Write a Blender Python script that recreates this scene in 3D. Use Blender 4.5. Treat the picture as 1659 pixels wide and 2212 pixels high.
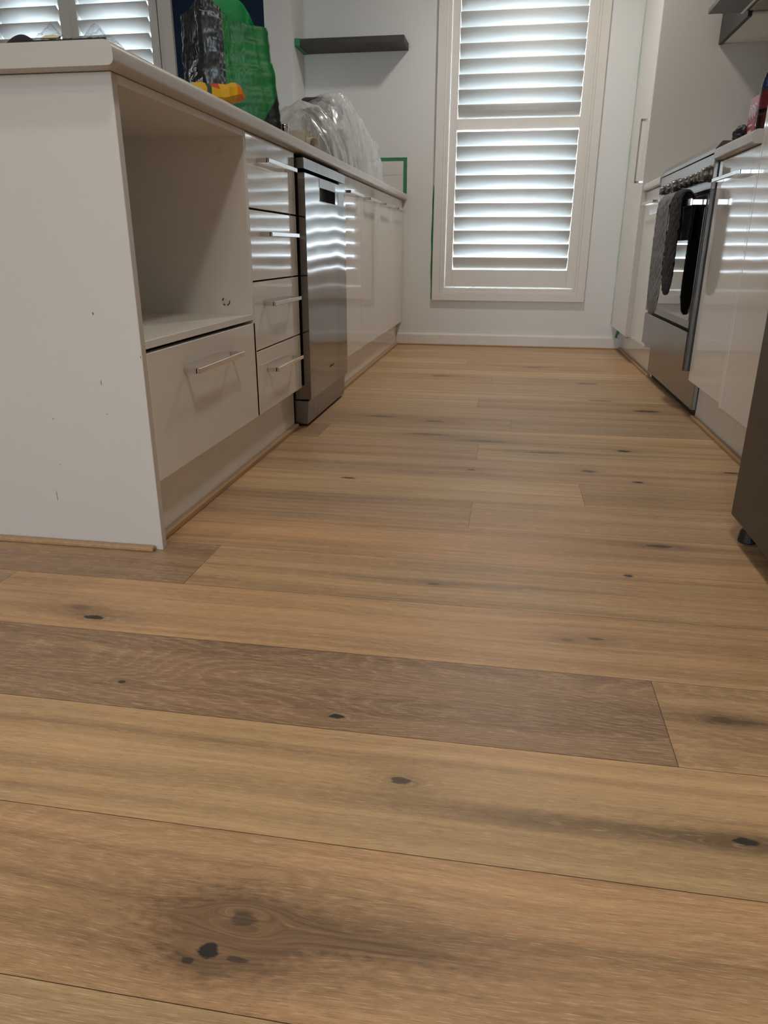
import bpy, bmesh, math, random
from mathutils import Vector, Matrix, noise
PI = math.pi
sc = bpy.context.scene
for o in list(bpy.data.objects): bpy.data.objects.remove(o)
C = bpy.data.collections.new('kitchen'); sc.collection.children.link(C)

# ------------------------------------------------------------------ camera, world, lights, exposure
YAW, PITCH, ROLL, FPX = 0.1634, 0.3514, 0.0042, 1556.26
def make_camera():
    f = Vector((-math.sin(YAW)*math.cos(PITCH), math.cos(YAW)*math.cos(PITCH), -math.sin(PITCH)))
    r0 = Vector((math.cos(YAW), math.sin(YAW), 0)); u0 = r0.cross(f)
    r = r0*math.cos(ROLL)+u0*math.sin(ROLL); u = -r0*math.sin(ROLL)+u0*math.cos(ROLL)
    cam = bpy.data.cameras.new('camera'); o = bpy.data.objects.new('camera', cam); C.objects.link(o)
    m = Matrix((( r.x, u.x, -f.x, 0.0), (r.y, u.y, -f.y, 0.0), (r.z, u.z, -f.z, 0.588), (0, 0, 0, 1)))
    o.matrix_world = m
    cam.sensor_fit = 'HORIZONTAL'; cam.sensor_width = 36.0; cam.lens = 36.0*FPX/1659.0
    cam.clip_start = 0.02; cam.clip_end = 200
    sc.camera = o
make_camera()

WORLD_STRENGTH = 12.0
w = bpy.data.worlds.new('daylight'); sc.world = w; w.use_nodes = True
nt = w.node_tree; nt.nodes.clear()
wo = nt.nodes.new('ShaderNodeOutputWorld'); bg = nt.nodes.new('ShaderNodeBackground')
tc = nt.nodes.new('ShaderNodeTexCoord'); sx = nt.nodes.new('ShaderNodeSeparateXYZ')
cr = nt.nodes.new('ShaderNodeValToRGB')
cr.color_ramp.elements[0].position = 0.42; cr.color_ramp.elements[0].color = (0.60, 0.68, 0.72, 1)
cr.color_ramp.elements[1].position = 0.56; cr.color_ramp.elements[1].color = (0.72, 0.87, 1.0, 1)
mm = nt.nodes.new('ShaderNodeMath'); mm.operation = 'MULTIPLY_ADD'; mm.inputs[1].default_value = .5; mm.inputs[2].default_value = .5
nt.links.new(tc.outputs['Generated'], sx.inputs[0]); nt.links.new(sx.outputs['Z'], mm.inputs[0])
nt.links.new(mm.outputs[0], cr.inputs[0]); nt.links.new(cr.outputs[0], bg.inputs[0])
bg.inputs[1].default_value = WORLD_STRENGTH; nt.links.new(bg.outputs[0], wo.inputs[0])

CEIL = 2.42
DOWN_W, DOWN_COL = 8.0, (1.0, 0.925, 0.84)
sc.view_settings.view_transform = 'Standard'; sc.view_settings.look = 'None'
sc.view_settings.exposure = 0.22; sc.view_settings.gamma = 1.0; sc.view_settings.use_curve_mapping = False
try:
    sc.cycles.use_denoising = True
    sc.cycles.max_bounces = 10; sc.cycles.diffuse_bounces = 8; sc.cycles.glossy_bounces = 5
    sc.cycles.transparent_max_bounces = 16; sc.cycles.sample_clamp_indirect = 6
    sc.cycles.caustics_reflective = False; sc.cycles.caustics_refractive = False
except Exception: pass
def portal(loc, rot, sx_, sy_):
    l = bpy.data.lights.new('window_portal', 'AREA'); l.shape = 'RECTANGLE'; l.size = sx_; l.size_y = sy_
    l.cycles.is_portal = True
    o = bpy.data.objects.new('window_portal', l); o.location = loc; o.rotation_euler = rot; C.objects.link(o)
portal((-.012, 4.90, 1.2), (-PI/2, 0, 0), .86, 1.85)
portal((-2.56, 4.66, 1.5), (-PI/2, 0, 0), 1.1, 1.25)
portal((-1.2, -3.98, 1.08), (PI/2, 0, 0), 1.4, 2.1)

# ------------------------------------------------------------------ helpers
ORG = {}
def link(o): C.objects.link(o); return o
def tag(o, label=None, cat=None, group=None, kind=None):
    if label: o['label'] = label
    if cat: o['category'] = cat
    if group: o['group'] = group
    if kind: o['kind'] = kind
    return o
def thing(name, label, cat, loc, group=None, kind=None):
    o = bpy.data.objects.new(name, None); o.empty_display_size = .05; link(o)
    o.location = loc; ORG[o.name] = Vector(loc)
    return tag(o, label, cat, group, kind)
def obj(name, bm, mat, parent=None, smooth=False, label=None):
    """link the bmesh (built in world coordinates) as one mesh object"""
    if parent is not None: org = ORG[parent.name]
    else:
        xs = [v.co for v in bm.verts]
        lo = Vector((min(c.x for c in xs), min(c.y for c in xs), min(c.z for c in xs)))
        hi = Vector((max(c.x for c in xs), max(c.y for c in xs), max(c.z for c in xs)))
        org = Vector(((lo.x+hi.x)/2, (lo.y+hi.y)/2, lo.z))
    for v in bm.verts: v.co -= org
    me = bpy.data.meshes.new(name); bm.to_mesh(me); bm.free()
    mats = mat if isinstance(mat, (list, tuple)) else [mat]
    for m in mats: me.materials.append(m)
    if smooth:
        for p in me.polygons: p.use_smooth = True
        if smooth != 'all':
            try: me.set_sharp_from_angle(angle=math.radians(35))
            except Exception: pass
    o = bpy.data.objects.new(name, me); link(o)
    if parent is not None: o.parent = parent
    else: o.location = org
    ORG[o.name] = org.copy()
    if label: o['label'] = label
    return o
def merge(bm, t):
    me = bpy.data.meshes.new('tmp'); t.to_mesh(me); t.free(); bm.from_mesh(me); bpy.data.meshes.remove(me)
def box(bm, x0, x1, y0, y1, z0, z1, bev=0.0, seg=2, mat=0):
    t = bmesh.new(); bmesh.ops.create_cube(t, size=1.0)
    for v in t.verts:
        v.co = Vector(((x0+x1)/2+v.co.x*(x1-x0), (y0+y1)/2+v.co.y*(y1-y0), (z0+z1)/2+v.co.z*(z1-z0)))
    if bev > 0: bmesh.ops.bevel(t, geom=list(t.edges), offset=bev, segments=seg, profile=.5, affect='EDGES', clamp_overlap=True)
    for f in t.faces: f.material_index = mat
    merge(bm, t); return bm
def B(*a, **k): return box(bmesh.new(), *a, **k)
def cyl(bm, p0, p1, r0, r1=None, n=24, bev=0.0, mat=0):
    if r1 is None: r1 = r0
    p0 = Vector(p0); p1 = Vector(p1); d = p1-p0
    t = bmesh.new(); bmesh.ops.create_cone(t, cap_ends=True, segments=n, radius1=r0, radius2=r1, depth=d.length)
    if bev > 0:
        es = [e for e in t.edges if abs(e.verts[0].co.z-e.verts[1].co.z) < 1e-6]
        bmesh.ops.bevel(t, geom=es, offset=bev, segments=2, profile=.5, affect='EDGES')
    q = d.to_track_quat('Z', 'Y')
    for v in t.verts: v.co = q @ v.co + (p0+p1)/2
    for f in t.faces: f.material_index = mat
    merge(bm, t); return bm
def prism(bm, pts, axis, a, b, mat=0):
    """extrude a closed 2D outline along an axis from a to b"""
    def P(p, s):
        if axis == 'X': return (s, p[0], p[1])
        if axis == 'Y': return (p[0], s, p[1])
        return (p[0], p[1], s)
    t = bmesh.new()
    va = [t.verts.new(P(p, a)) for p in pts]; vb = [t.verts.new(P(p, b)) for p in pts]
    n = len(pts)
    t.faces.new(va); t.faces.new(list(reversed(vb)))
    for i in range(n): t.faces.new((va[i], vb[i], vb[(i+1) % n], va[(i+1) % n]))
    bmesh.ops.recalc_face_normals(t, faces=t.faces)
    for f in t.faces: f.material_index = mat
    merge(bm, t); return bm
def grid(bm, fn, nu, nv, closed_u=False, mat=0, matfn=None):
    vs = [[bm.verts.new(fn(i/nu, j/nv)) for j in range(nv+1)] for i in range(nu if closed_u else nu+1)]
    N = len(vs)
    for i in range(nu):
        for j in range(nv):
            i2 = (i+1) % N if closed_u else i+1
            f = bm.faces.new((vs[i][j], vs[i2][j], vs[i2][j+1], vs[i][j+1]))
            f.material_index = matfn((i+.5)/nu, (j+.5)/nv) if matfn else mat
    return vs
def tube(bm, pts, r, n=10, mat=0, cap=True):
    pts = [Vector(p) for p in pts]; rings = []
    for i, p in enumerate(pts):
        d = (pts[min(i+1, len(pts)-1)]-pts[max(i-1, 0)]).normalized()
        q = d.to_track_quat('Z', 'Y')
        rr = r[i] if isinstance(r, (list, tuple)) else r
        rings.append([bm.verts.new(p+q @ Vector((rr*math.cos(2*PI*k/n), rr*math.sin(2*PI*k/n), 0))) for k in range(n)])
    for i in range(len(rings)-1):
        for k in range(n):
            f = bm.faces.new((rings[i][k], rings[i][(k+1) % n], rings[i+1][(k+1) % n], rings[i+1][k])); f.material_index = mat
    if cap:
        bm.faces.new(list(reversed(rings[0]))).material_index = mat; bm.faces.new(rings[-1]).material_index = mat
    return bm
def copy_tree(o, parent=None):
    c = o.copy(); link(c)
    if parent is not None: c.parent = parent
    for ch in list(o.children): copy_tree(ch, c)
    return c
rnd = random.Random(7)

# ------------------------------------------------------------------ materials
def mat(name, col, rough=.5, metal=0.0, spec=.5, coat=0.0, bump=None, ior=1.5, aniso=0.0, var=None):
    m = bpy.data.materials.new(name); m.use_nodes = True; nt = m.node_tree
    p = nt.nodes['Principled BSDF']
    p.inputs['Base Color'].default_value = (*col, 1); p.inputs['Roughness'].default_value = rough
    p.inputs['Metallic'].default_value = metal; p.inputs['IOR'].default_value = ior
    p.inputs['Specular IOR Level'].default_value = spec
    p.inputs['Coat Weight'].default_value = coat; p.inputs['Coat Roughness'].default_value = .03
    p.inputs['Anisotropic'].default_value = aniso
    def tex(scale, detail=2, rough_=.5):
        tcn = nt.nodes.new('ShaderNodeTexCoord'); mp = nt.nodes.new('ShaderNodeMapping')
        mp.inputs['Scale'].default_value = scale
        nz = nt.nodes.new('ShaderNodeTexNoise'); nz.inputs['Scale'].default_value = 1.0
        nz.inputs['Detail'].default_value = detail; nz.inputs['Roughness'].default_value = rough_
        nt.links.new(tcn.outputs['Object'], mp.inputs[0]); nt.links.new(mp.outputs[0], nz.inputs['Vector'])
        return nz
    if bump:     # list of (scale xyz, distance, detail)
        prev = None
        for s, dist, det in bump:
            nz = tex(s, det); b = nt.nodes.new('ShaderNodeBump'); b.inputs['Distance'].default_value = dist
            b.inputs['Strength'].default_value = 1.0
            nt.links.new(nz.outputs['Fac'], b.inputs['Height'])
            if prev: nt.links.new(prev.outputs[0], b.inputs['Normal'])
            prev = b
        nt.links.new(prev.outputs[0], p.inputs['Normal'])
    if var:      # (scale xyz, amount, detail): base colour varies by that amount
        s, amt, det = var
        nz = tex(s, det, .6); mr = nt.nodes.new('ShaderNodeMapRange')
        mr.inputs['From Min'].default_value = .3; mr.inputs['From Max'].default_value = .7
        mr.inputs['To Min'].default_value = 1-amt; mr.inputs['To Max'].default_value = 1+amt
        mx = nt.nodes.new('ShaderNodeMix'); mx.data_type = 'RGBA'; mx.blend_type = 'MULTIPLY'; mx.inputs[0].default_value = 1
        mx.inputs[6].default_value = (*col, 1)
        nt.links.new(nz.outputs['Fac'], mr.inputs[0]); nt.links.new(mr.outputs[0], mx.inputs[7])
        nt.links.new(mx.outputs[2], p.inputs['Base Color'])
    return m
M = {}
M['wall'] = mat('wall_paint', (.70, .71, .70), .55, bump=[((60, 60, 60), .0003, 3)], var=((1.3, 1.3, 1.3), .02, 2))
M['navy'] = mat('navy_paint', (.004, .018, .048), .6, spec=.2)
M['ceiling'] = mat('ceiling_paint', (.75, .75, .74), .7)
M['trim'] = mat('trim_paint', (.70, .67, .63), .38, var=((8, 8, 8), .02, 2))
M['gloss'] = mat('gloss_white_door', (.74, .72, .68), .07, bump=[((4, 4, 4), .0006, 1), ((60, 60, 6), .00004, 2)])
M['pshade'] = mat('shaded_pantry_side', (.52, .49, .45), .30)  # white panel turned from the window; that shade is in this colour
M['satin'] = mat('satin_white_panel', (.59, .55, .505), .36, var=((3, 3, 3), .015, 2))
M['carcass'] = mat('melamine_white', (.76, .735, .69), .42, var=((6, 6, 6), .02, 3))
M['worktop'] = mat('laminate_worktop', (.52, .49, .45), .38, var=((70, 70, 70), .06, 4))
M['edge'] = mat('edge_tape', (.48, .445, .40), .4)
M['dark'] = mat('dark_gap', (.010, .009, .008), .7)
M['chrome'] = mat('satin_chrome', (.72, .71, .70), .16, 1.0)
M['steel'] = mat('brushed_steel', (.25, .235, .225), .10, 1.0, bump=[((2.0, 2.3, 1.2), .020, 1), ((150, 150, 4), .000006, 2)])
M['steel2'] = mat('range_steel', (.26, .245, .23), .27, 1.0, bump=[((2.2, 2.4, 3.0), .007, 1), ((150, 150, 4), .00003, 2)])
M['steeldull'] = mat('dull_steel', (.24, .225, .215), .30, 1.0, var=((4, 40, 4), .12, 3))
M['fridge'] = mat('dark_steel', (.135, .118, .105), .42, .85, bump=[((200, 200, 5), .00003, 2)], var=((3, 3, 60), .05, 2))
M['glassblack'] = mat('black_oven_glass', (.006, .006, .006), .03, coat=1.0)
M['knob'] = mat('bronze_knob', (.12, .10, .085), .35, .8)
M['hood'] = mat('hood_steel', (.13, .125, .12), .42, .9, var=((4, 40, 4), .1, 3))
M['trimdark'] = mat('dark_side_trim', (.14, .125, .115), .35, .9)
M['shelf'] = mat('charcoal_timber', (.040, .036, .034), .55, var=((3, 120, 120), .45, 3))
M['tape'] = mat('green_masking_tape', (.035, .22, .09), .6, var=((30, 30, 30), .12, 3))
M['greenstain'] = mat('green_paint_bleed', (.42, .55, .47), .6)
M['louvre'] = mat('shutter_white', (.80, .81, .80), .35)
M['cardboard'] = mat('cream_card', (.80, .75, .66), .7, var=((20, 20, 20), .05, 3))
M['black'] = mat('matt_black', (.012, .012, .013), .5)
M['mitt'] = mat('grey_quilted_cloth', (.20, .21, .22), .9, bump=[((160, 160, 160), .0012, 3)], var=((50, 50, 50), .22, 3))
M['mittshade'] = mat('shaded_mitt_cloth', (.028, .028, .030), .9, bump=[((90, 90, 90), .002, 3)], var=((30, 30, 30), .3, 3))  # second mitt: its shadow is put into a darker copy of the cloth
M['piping'] = mat('tan_piping', (.32, .27, .22), .8)
M['scuff'] = mat('brown_scuff', (.20, .15, .12), .7)
M['tile'] = mat('splash_tile', (.68, .67, .65), .25)
M['hole'] = mat('hole_cap', (.68, .66, .62), .4)
M['grout'] = mat('grout', (.45, .44, .42), .8)
M['glass'] = None
def glass(name, col=(1, 1, 1), rough=.0):
    m = bpy.data.materials.new(name); m.use_nodes = True; nt = m.node_tree; nt.nodes.clear()
    o = nt.nodes.new('ShaderNodeOutputMaterial'); mx = nt.nodes.new('ShaderNodeMixShader')
    t = nt.nodes.new('ShaderNodeBsdfTransparent'); g = nt.nodes.new('ShaderNodeBsdfGlossy'); fr = nt.nodes.new('ShaderNodeFresnel')
    t.inputs[0].default_value = (*col, 1); g.inputs['Roughness'].default_value = rough; fr.inputs[0].default_value = 1.45
    nt.links.new(fr.outputs[0], mx.inputs[0]); nt.links.new(t.outputs[0], mx.inputs[1]); nt.links.new(g.outputs[0], mx.inputs[2])
    nt.links.new(mx.outputs[0], o.inputs[0]); return m
M['glass'] = glass('window_glass')
def film(name, milky, tint=(.93, .95, .97)):
    """thin clear polythene: mostly see-through, milky in its creases, shiny"""
    m = bpy.data.materials.new(name); m.use_nodes = True; nt = m.node_tree; nt.nodes.clear()
    o = nt.nodes.new('ShaderNodeOutputMaterial'); mx = nt.nodes.new('ShaderNodeMixShader'); mx2 = nt.nodes.new('ShaderNodeMixShader')
    t = nt.nodes.new('ShaderNodeBsdfTransparent'); t.inputs[0].default_value = (*tint, 1)
    di = nt.nodes.new('ShaderNodeBsdfTranslucent'); di.inputs[0].default_value = (.9, .91, .92, 1)
    df = nt.nodes.new('ShaderNodeBsdfDiffuse'); df.inputs[0].default_value = (.85, .87, .88, 1)
    ad = nt.nodes.new('ShaderNodeMixShader'); ad.inputs[0].default_value = .5
    g = nt.nodes.new('ShaderNodeBsdfGlossy'); g.inputs['Roughness'].default_value = .22
    lw = nt.nodes.new('ShaderNodeLayerWeight'); lw.inputs[0].default_value = .28
    tcn = nt.nodes.new('ShaderNodeTexCoord'); mp = nt.nodes.new('ShaderNodeMapping'); mp.inputs['Scale'].default_value = (16, 16, 5)
    nz = nt.nodes.new('ShaderNodeTexNoise'); nz.inputs['Scale'].default_value = 1.0; nz.inputs['Detail'].default_value = 4
    nz.inputs['Distortion'].default_value = .8
    nt.links.new(tcn.outputs['Object'], mp.inputs[0]); nt.links.new(mp.outputs[0], nz.inputs['Vector'])
    mr = nt.nodes.new('ShaderNodeMapRange'); mr.inputs['From Min'].default_value = .42; mr.inputs['From Max'].default_value = .72
    mr.inputs['To Min'].default_value = milky*.65; mr.inputs['To Max'].default_value = min(.92, milky*1.6)
    nt.links.new(nz.outputs['Fac'], mr.inputs[0])
    mp2 = nt.nodes.new('ShaderNodeMapping'); mp2.inputs['Scale'].default_value = (30, 30, 3)
    nz2 = nt.nodes.new('ShaderNodeTexNoise'); nz2.inputs['Scale'].default_value = 1.0; nz2.inputs['Detail'].default_value = 2; nz2.inputs['Distortion'].default_value = .25
    nt.links.new(tcn.outputs['Object'], mp2.inputs[0]); nt.links.new(mp2.outputs[0], nz2.inputs['Vector'])
    sb = nt.nodes.new('ShaderNodeMath'); sb.operation = 'SUBTRACT'; sb.inputs[1].default_value = .5; nt.links.new(nz2.outputs['Fac'], sb.inputs[0])
    ab = nt.nodes.new('ShaderNodeMath'); ab.operation = 'ABSOLUTE'; nt.links.new(sb.outputs[0], ab.inputs[0])
    m2 = nt.nodes.new('ShaderNodeMapRange'); m2.inputs['From Min'].default_value = 0; m2.inputs['From Max'].default_value = .022
    m2.inputs['To Min'].default_value = .42; m2.inputs['To Max'].default_value = 0; nt.links.new(ab.outputs[0], m2.inputs[0])
    add = nt.nodes.new('ShaderNodeMath'); add.operation = 'ADD'; add.use_clamp = True
    nt.links.new(mr.outputs[0], add.inputs[0]); nt.links.new(m2.outputs[0], add.inputs[1])
    b = nt.nodes.new('ShaderNodeBump'); b.inputs['Distance'].default_value = .004; b.inputs['Strength'].default_value = 1
    nt.links.new(nz.outputs['Fac'], b.inputs['Height'])
    for s in (g, df, lw): nt.links.new(b.outputs[0], s.inputs['Normal'])
    nt.links.new(df.outputs[0], ad.inputs[1]); nt.links.new(di.outputs[0], ad.inputs[2])
    nt.links.new(add.outputs[0], mx.inputs[0]); nt.links.new(t.outputs[0], mx.inputs[1]); nt.links.new(ad.outputs[0], mx.inputs[2])
    sc_ = nt.nodes.new('ShaderNodeMath'); sc_.operation = 'MULTIPLY'; sc_.inputs[1].default_value = .18
    nt.links.new(lw.outputs['Facing'], sc_.inputs[0]); nt.links.new(sc_.outputs[0], mx2.inputs[0])
    nt.links.new(mx.outputs[0], mx2.inputs[1]); nt.links.new(g.outputs[0], mx2.inputs[2]); nt.links.new(mx2.outputs[0], o.inputs[0])
    return m
M['film'] = film('clear_plastic_sheet', .60)
M['filmclear'] = film('clear_plastic_bag', .12)

# ---- oak floor material
class NB:
    def __init__(s, nt): s.nt = nt
    def n(s, t, **k):
        n = s.nt.nodes.new(t)
        for a, b in k.items(): setattr(n, a, b)
        return n
    def put(s, sock, v):
        if v is None: return
        if isinstance(v, bpy.types.NodeSocket): s.nt.links.new(v, sock)
        else: sock.default_value = v
    def m(s, op, a, b=None, c=None, clamp=False):
        n = s.n('ShaderNodeMath', operation=op); n.use_clamp = clamp
        s.put(n.inputs[0], a); s.put(n.inputs[1], b); s.put(n.inputs[2], c); return n.outputs[0]
    def xyz(s, x, y, z=0.0):
        n = s.n('ShaderNodeCombineXYZ'); s.put(n.inputs[0], x); s.put(n.inputs[1], y); s.put(n.inputs[2], z); return n.outputs[0]
    def noise(s, v, detail=2.0, rough=.5, dist=0.0):
        n = s.n('ShaderNodeTexNoise'); s.put(n.inputs['Vector'], v); n.inputs['Scale'].default_value = 1.0
        n.inputs['Detail'].default_value = detail; n.inputs['Roughness'].default_value = rough; n.inputs['Distortion'].default_value = dist
        return n.outputs['Fac']
    def rng(s, v, a, b, c, d, smooth=False):
        n = s.n('ShaderNodeMapRange'); 
        if smooth: n.interpolation_type = 'SMOOTHSTEP'
        s.put(n.inputs[0], v)
        for i, q in enumerate((a, b, c, d)): s.put(n.inputs[i+1], q)
        return n.outputs[0]
    def mix(s, f, a, b, blend='MIX'):
        n = s.n('ShaderNodeMix', data_type='RGBA', blend_type=blend); s.put(n.inputs[0], f); s.put(n.inputs[6], a); s.put(n.inputs[7], b)
        return n.outputs[2]
# x, y, length radius, width radius, core darkness, halo darkness, warp
KNOTS = [(-.657,.987,.020,.0065,1,.6,1),(-.515,.816,.006,.004,.9,.25,.8),(-.193,.789,.011,.005,1,.5,1.1),(-.091,.681,.012,.0065,.75,.6,1),
         (-.209,.472,.012,.008,.55,.8,1.3),(-.229,.436,.0095,.0075,1,.6,.6),(.346,1.477,.028,.008,.7,.6,1),(.258,1.314,.009,.005,.9,.35,.6),
         (-.106,1.215,.011,.005,.5,.35,.6),(.170,1.058,.014,.004,.6,.4,.7),(.127,1.047,.012,.004,.4,.4,.6),(.315,.868,.014,.007,.4,.7,1.8),
         (.283,.650,.014,.005,.9,.5,1),(-.40,1.832,.022,.006,1,.4,.6),(-.238,2.555,.03,.008,.7,.6,.6),(.381,2.250,.022,.011,1,.5,.6),
         (.250,2.011,.02,.012,.7,.6,.8),(.372,1.929,.016,.007,1,.3,.4),(-.076,1.967,.011,.006,.8,.3,.4),(.645,2.064,.02,.009,.8,.4,.4),
         (.55,2.87,.05,.02,.8,.5,.5),(-.24,2.36,.06,.012,.4,.6,.5),(.14,2.19,.05,.008,.45,.5,.5),(-.44,2.60,.06,.01,.6,.5,.4),(.40,3.05,.05,.015,.5,.5,.5),(-.150,.468,.050,.006,0,.75,0),(-.060,.464,.045,.005,0,.6,0),(-.214,.455,.020,.012,0,.8,.4),(-.20,.432,.010,.003,.7,.6,0),(-.243,.424,.006,.003,.8,.4,0),(-.700,1.015,.020,.008,.25,.7,.7),(.34,.868,.05,.0035,.3,.7,0),(.24,.645,.05,.004,0,.5,.5),(.05,.64,.03,.004,0,.55,.4),(-.30,.70,.12,.002,0,.25,0),(.20,.72,.14,.002,0,.3,0),(-.14,.60,.16,.002,0,.3,0),(.1,.655,.14,.002,0,.25,0),
         (-.05,2.30,.07,.012,.3,.6,.5),(.60,1.24,.02,.005,.5,.3,.5),(-.30,3.55,.05,.02,.5,.5,.5),(.15,3.9,.05,.02,.5,.4,.5),(.38,3.45,.05,.02,.5,.4,.5)]
def oak():
    m = bpy.data.materials.new('oak_floorboards'); m.use_nodes = True; nt = m.node_tree; b = NB(nt); p = nt.nodes['Principled BSDF']
    g = bpy.data.node_groups.new('knot', 'ShaderNodeTree')
    for nm in ('x', 'y', 'kx', 'ky', 'rx', 'ry', 'core', 'halo', 'warp', 'wob'): g.interface.new_socket(nm, in_out='INPUT', socket_type='NodeSocketFloat')
    for nm in ('dark', 'haze', 'dy'): g.interface.new_socket(nm, in_out='OUTPUT', socket_type='NodeSocketFloat')
    k = NB(g); gi = k.n('NodeGroupInput').outputs; go = k.n('NodeGroupOutput').inputs
    dx = k.m('DIVIDE', k.m('SUBTRACT', gi['x'], gi['kx']), gi['rx']); yy = k.m('SUBTRACT', gi['y'], gi['ky']); dy = k.m('DIVIDE', yy, gi['ry'])
    d0 = k.m('SQRT', k.m('ADD', k.m('MULTIPLY', dx, dx), k.m('MULTIPLY', dy, dy)))
    d = k.m('MULTIPLY', d0, gi['wob'])
    g.links.new(k.m('MULTIPLY', k.rng(d, .75, 1.15, 1, 0, True), gi['core']), go['dark'])
    g.links.new(k.m('MULTIPLY', k.m('EXPONENT', k.m('MULTIPLY', k.m('POWER', d, 1.0), -.36)), gi['halo']), go['haze'])
    e = k.m('EXPONENT', k.m('MULTIPLY', k.m('MULTIPLY', d0, d0), -.09))
    g.links.new(k.m('MULTIPLY', k.m('MULTIPLY', gi['ry'], k.m('MULTIPLY', e, gi['warp'])), k.m('MULTIPLY', k.m('SINE', k.m('MULTIPLY', k.m('MINIMUM', k.m('MAXIMUM', dy, -4.0), 4.0), .7853)), -1.8)), go['dy'])
    tcn = b.n('ShaderNodeTexCoord'); sp = b.n('ShaderNodeSeparateXYZ'); nt.links.new(tcn.outputs['Object'], sp.inputs[0])
    x, y = sp.outputs[0], sp.outputs[1]
    at = b.n('ShaderNodeAttribute', attribute_name='tint'); sd = b.n('ShaderNodeAttribute', attribute_name='seed').outputs['Fac']
    gr = b.n('ShaderNodeAttribute', attribute_name='figure').outputs['Fac']
    wob = b.rng(b.noise(b.xyz(b.m('MULTIPLY', x, 60), b.m('MULTIPLY', y, 160)), 3, .6), .2, .8, .55, 1.45)
    dark = haze = yw = None
    for K in KNOTS:
        n = b.n('ShaderNodeGroup'); n.node_tree = g
        nt.links.new(x, n.inputs[0]); nt.links.new(y, n.inputs[1]); nt.links.new(wob, n.inputs[9])
        for i, v in enumerate(K): n.inputs[2+i].default_value = v
        if dark is None: dark, haze, yw = n.outputs[0], n.outputs[1], n.outputs[2]
        else:
            dark = b.m('MAXIMUM', dark, n.outputs[0]); haze = b.m('ADD', haze, n.outputs[1]); yw = b.m('ADD', yw, n.outputs[2])
    y2 = b.m('ADD', y, yw)
    so = b.m('MULTIPLY', sd, 37.0)
    # gentle wander of the grain, then cathedral contours
    wand = b.m('MULTIPLY', b.m('SUBTRACT', b.noise(b.xyz(b.m('MULTIPLY', x, 2.2), b.m('MULTIPLY', y, 5), so), 1), .5), .035)
    y3 = b.m('ADD', y2, wand)
    F = b.noise(b.xyz(b.m('MULTIPLY', x, 1.6), b.m('MULTIPLY', y3, 9.0), so), 1, .4)
    jag = b.m('MULTIPLY', b.m('SUBTRACT', b.noise(b.xyz(b.m('MULTIPLY', x, 40), b.m('MULTIPLY', y3, 190), so), 3, .65), .5), .040)
    ph = b.m('MULTIPLY', b.m('ADD', F, jag), 30.0)
    saw = b.m('FRACT', ph)
    late = b.rng(saw, .0, .55, 0, 1, True); late = b.m('MULTIPLY', late, b.rng(saw, .80, 1.0, 1, 0, True))
    streakL = b.noise(b.xyz(b.m('MULTIPLY', x, .9), b.m('MULTIPLY', y3, 32), so), 3, .55)
    streakS = b.noise(b.xyz(b.m('MULTIPLY', x, 5), b.m('MULTIPLY', y3, 260), so), 3, .6)
    pores = b.noise(b.xyz(b.m('MULTIPLY', x, 42), b.m('MULTIPLY', y3, 1050), so), 2, .6)
    blot = b.noise(b.xyz(b.m('MULTIPLY', x, 3.5), b.m('MULTIPLY', y, 6), so), 2)
    v = b.m('ADD', b.rng(streakL, .28, .72, -.26, .17), b.rng(streakS, .25, .75, -.11, .11))
    v = b.m('ADD', v, b.m('MULTIPLY', b.rng(late, 0, 1, .06, -.10), gr))
    streakM = b.noise(b.xyz(b.m('MULTIPLY', x, 1.3), b.m('MULTIPLY', y3, 105), so), 2, .55)
    v = b.m('ADD', v, b.rng(streakM, .3, .7, -.11, .08))
    v = b.m('ADD', v, b.rng(blot, .3, .7, -.05, .05))
    val = b.m('ADD', v, 1.0)
    base = b.mix(1.0, at.outputs['Color'], b.xyz(val, val, val), 'MULTIPLY')
    # warm/grey drift inside a board
    base = b.mix(b.rng(blot, .45, .75, 0, .30), base, b.mix(1.0, base, (1.10, .90, .80, 1), 'MULTIPLY'))
    base = b.mix(b.rng(streakL, .25, .45, .45, 0), base, b.mix(1.0, base, (.86, .90, .92, 1), 'MULTIPLY'))
    # limed pores: pale short dashes, and pale outlines along the growth lines
    pm = b.m('MULTIPLY', b.rng(pores, .56, .68, 0, .50, True), 1.0)
    lim = b.m('MULTIPLY', b.m('MULTIPLY', b.rng(saw, .0, .16, 1, 0, True), b.rng(pores, .40, .6, .15, 1)), b.m('MULTIPLY', gr, .34))
    base = b.mix(b.m('MAXIMUM', pm, lim), base, (.78, .56, .35, 1))
    pd = b.rng(pores, .42, .30, 0, .42, True)
    base = b.mix(pd, base, (.13, .07, .035, 1))
    hz = b.m('MULTIPLY', b.m('MINIMUM', haze, .85), b.rng(streakS, .3, .7, .6, 1.1), clamp=True)
    base = b.mix(hz, base, (.11, .065, .036, 1))
    base = b.mix(dark, base, (.030, .024, .022, 1))
    nt.links.new(base, p.inputs['Base Color'])
    nt.links.new(b.rng(pores, .3, .7, .36, .50), p.inputs['Roughness'])
    p.inputs['Specular IOR Level'].default_value = .42
    bp = b.n('ShaderNodeBump'); bp.inputs['Distance'].default_value = .0004; bp.inputs['Strength'].default_value = .5
    nt.links.new(b.m('ADD', pores, streakS), bp.inputs['Height']); nt.links.new(bp.outputs[0], p.inputs['Normal'])
    return m
M['oak'] = oak()
M['oaktrim'] = mat('oak_bead', (.40, .245, .125), .45, var=((90, 4, 90), .12, 3))

# ------------------------------------------------------------------ dimensions (metres)
XL, XR, YW = -.673, .660, 4.744         # door faces left and right, far wall
WL, WR = -1.27, 1.24                    # nib wall face, right wall face
KZ = .141                               # underside of the doors
WT0, WT1 = .862, .898                   # worktop

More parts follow.
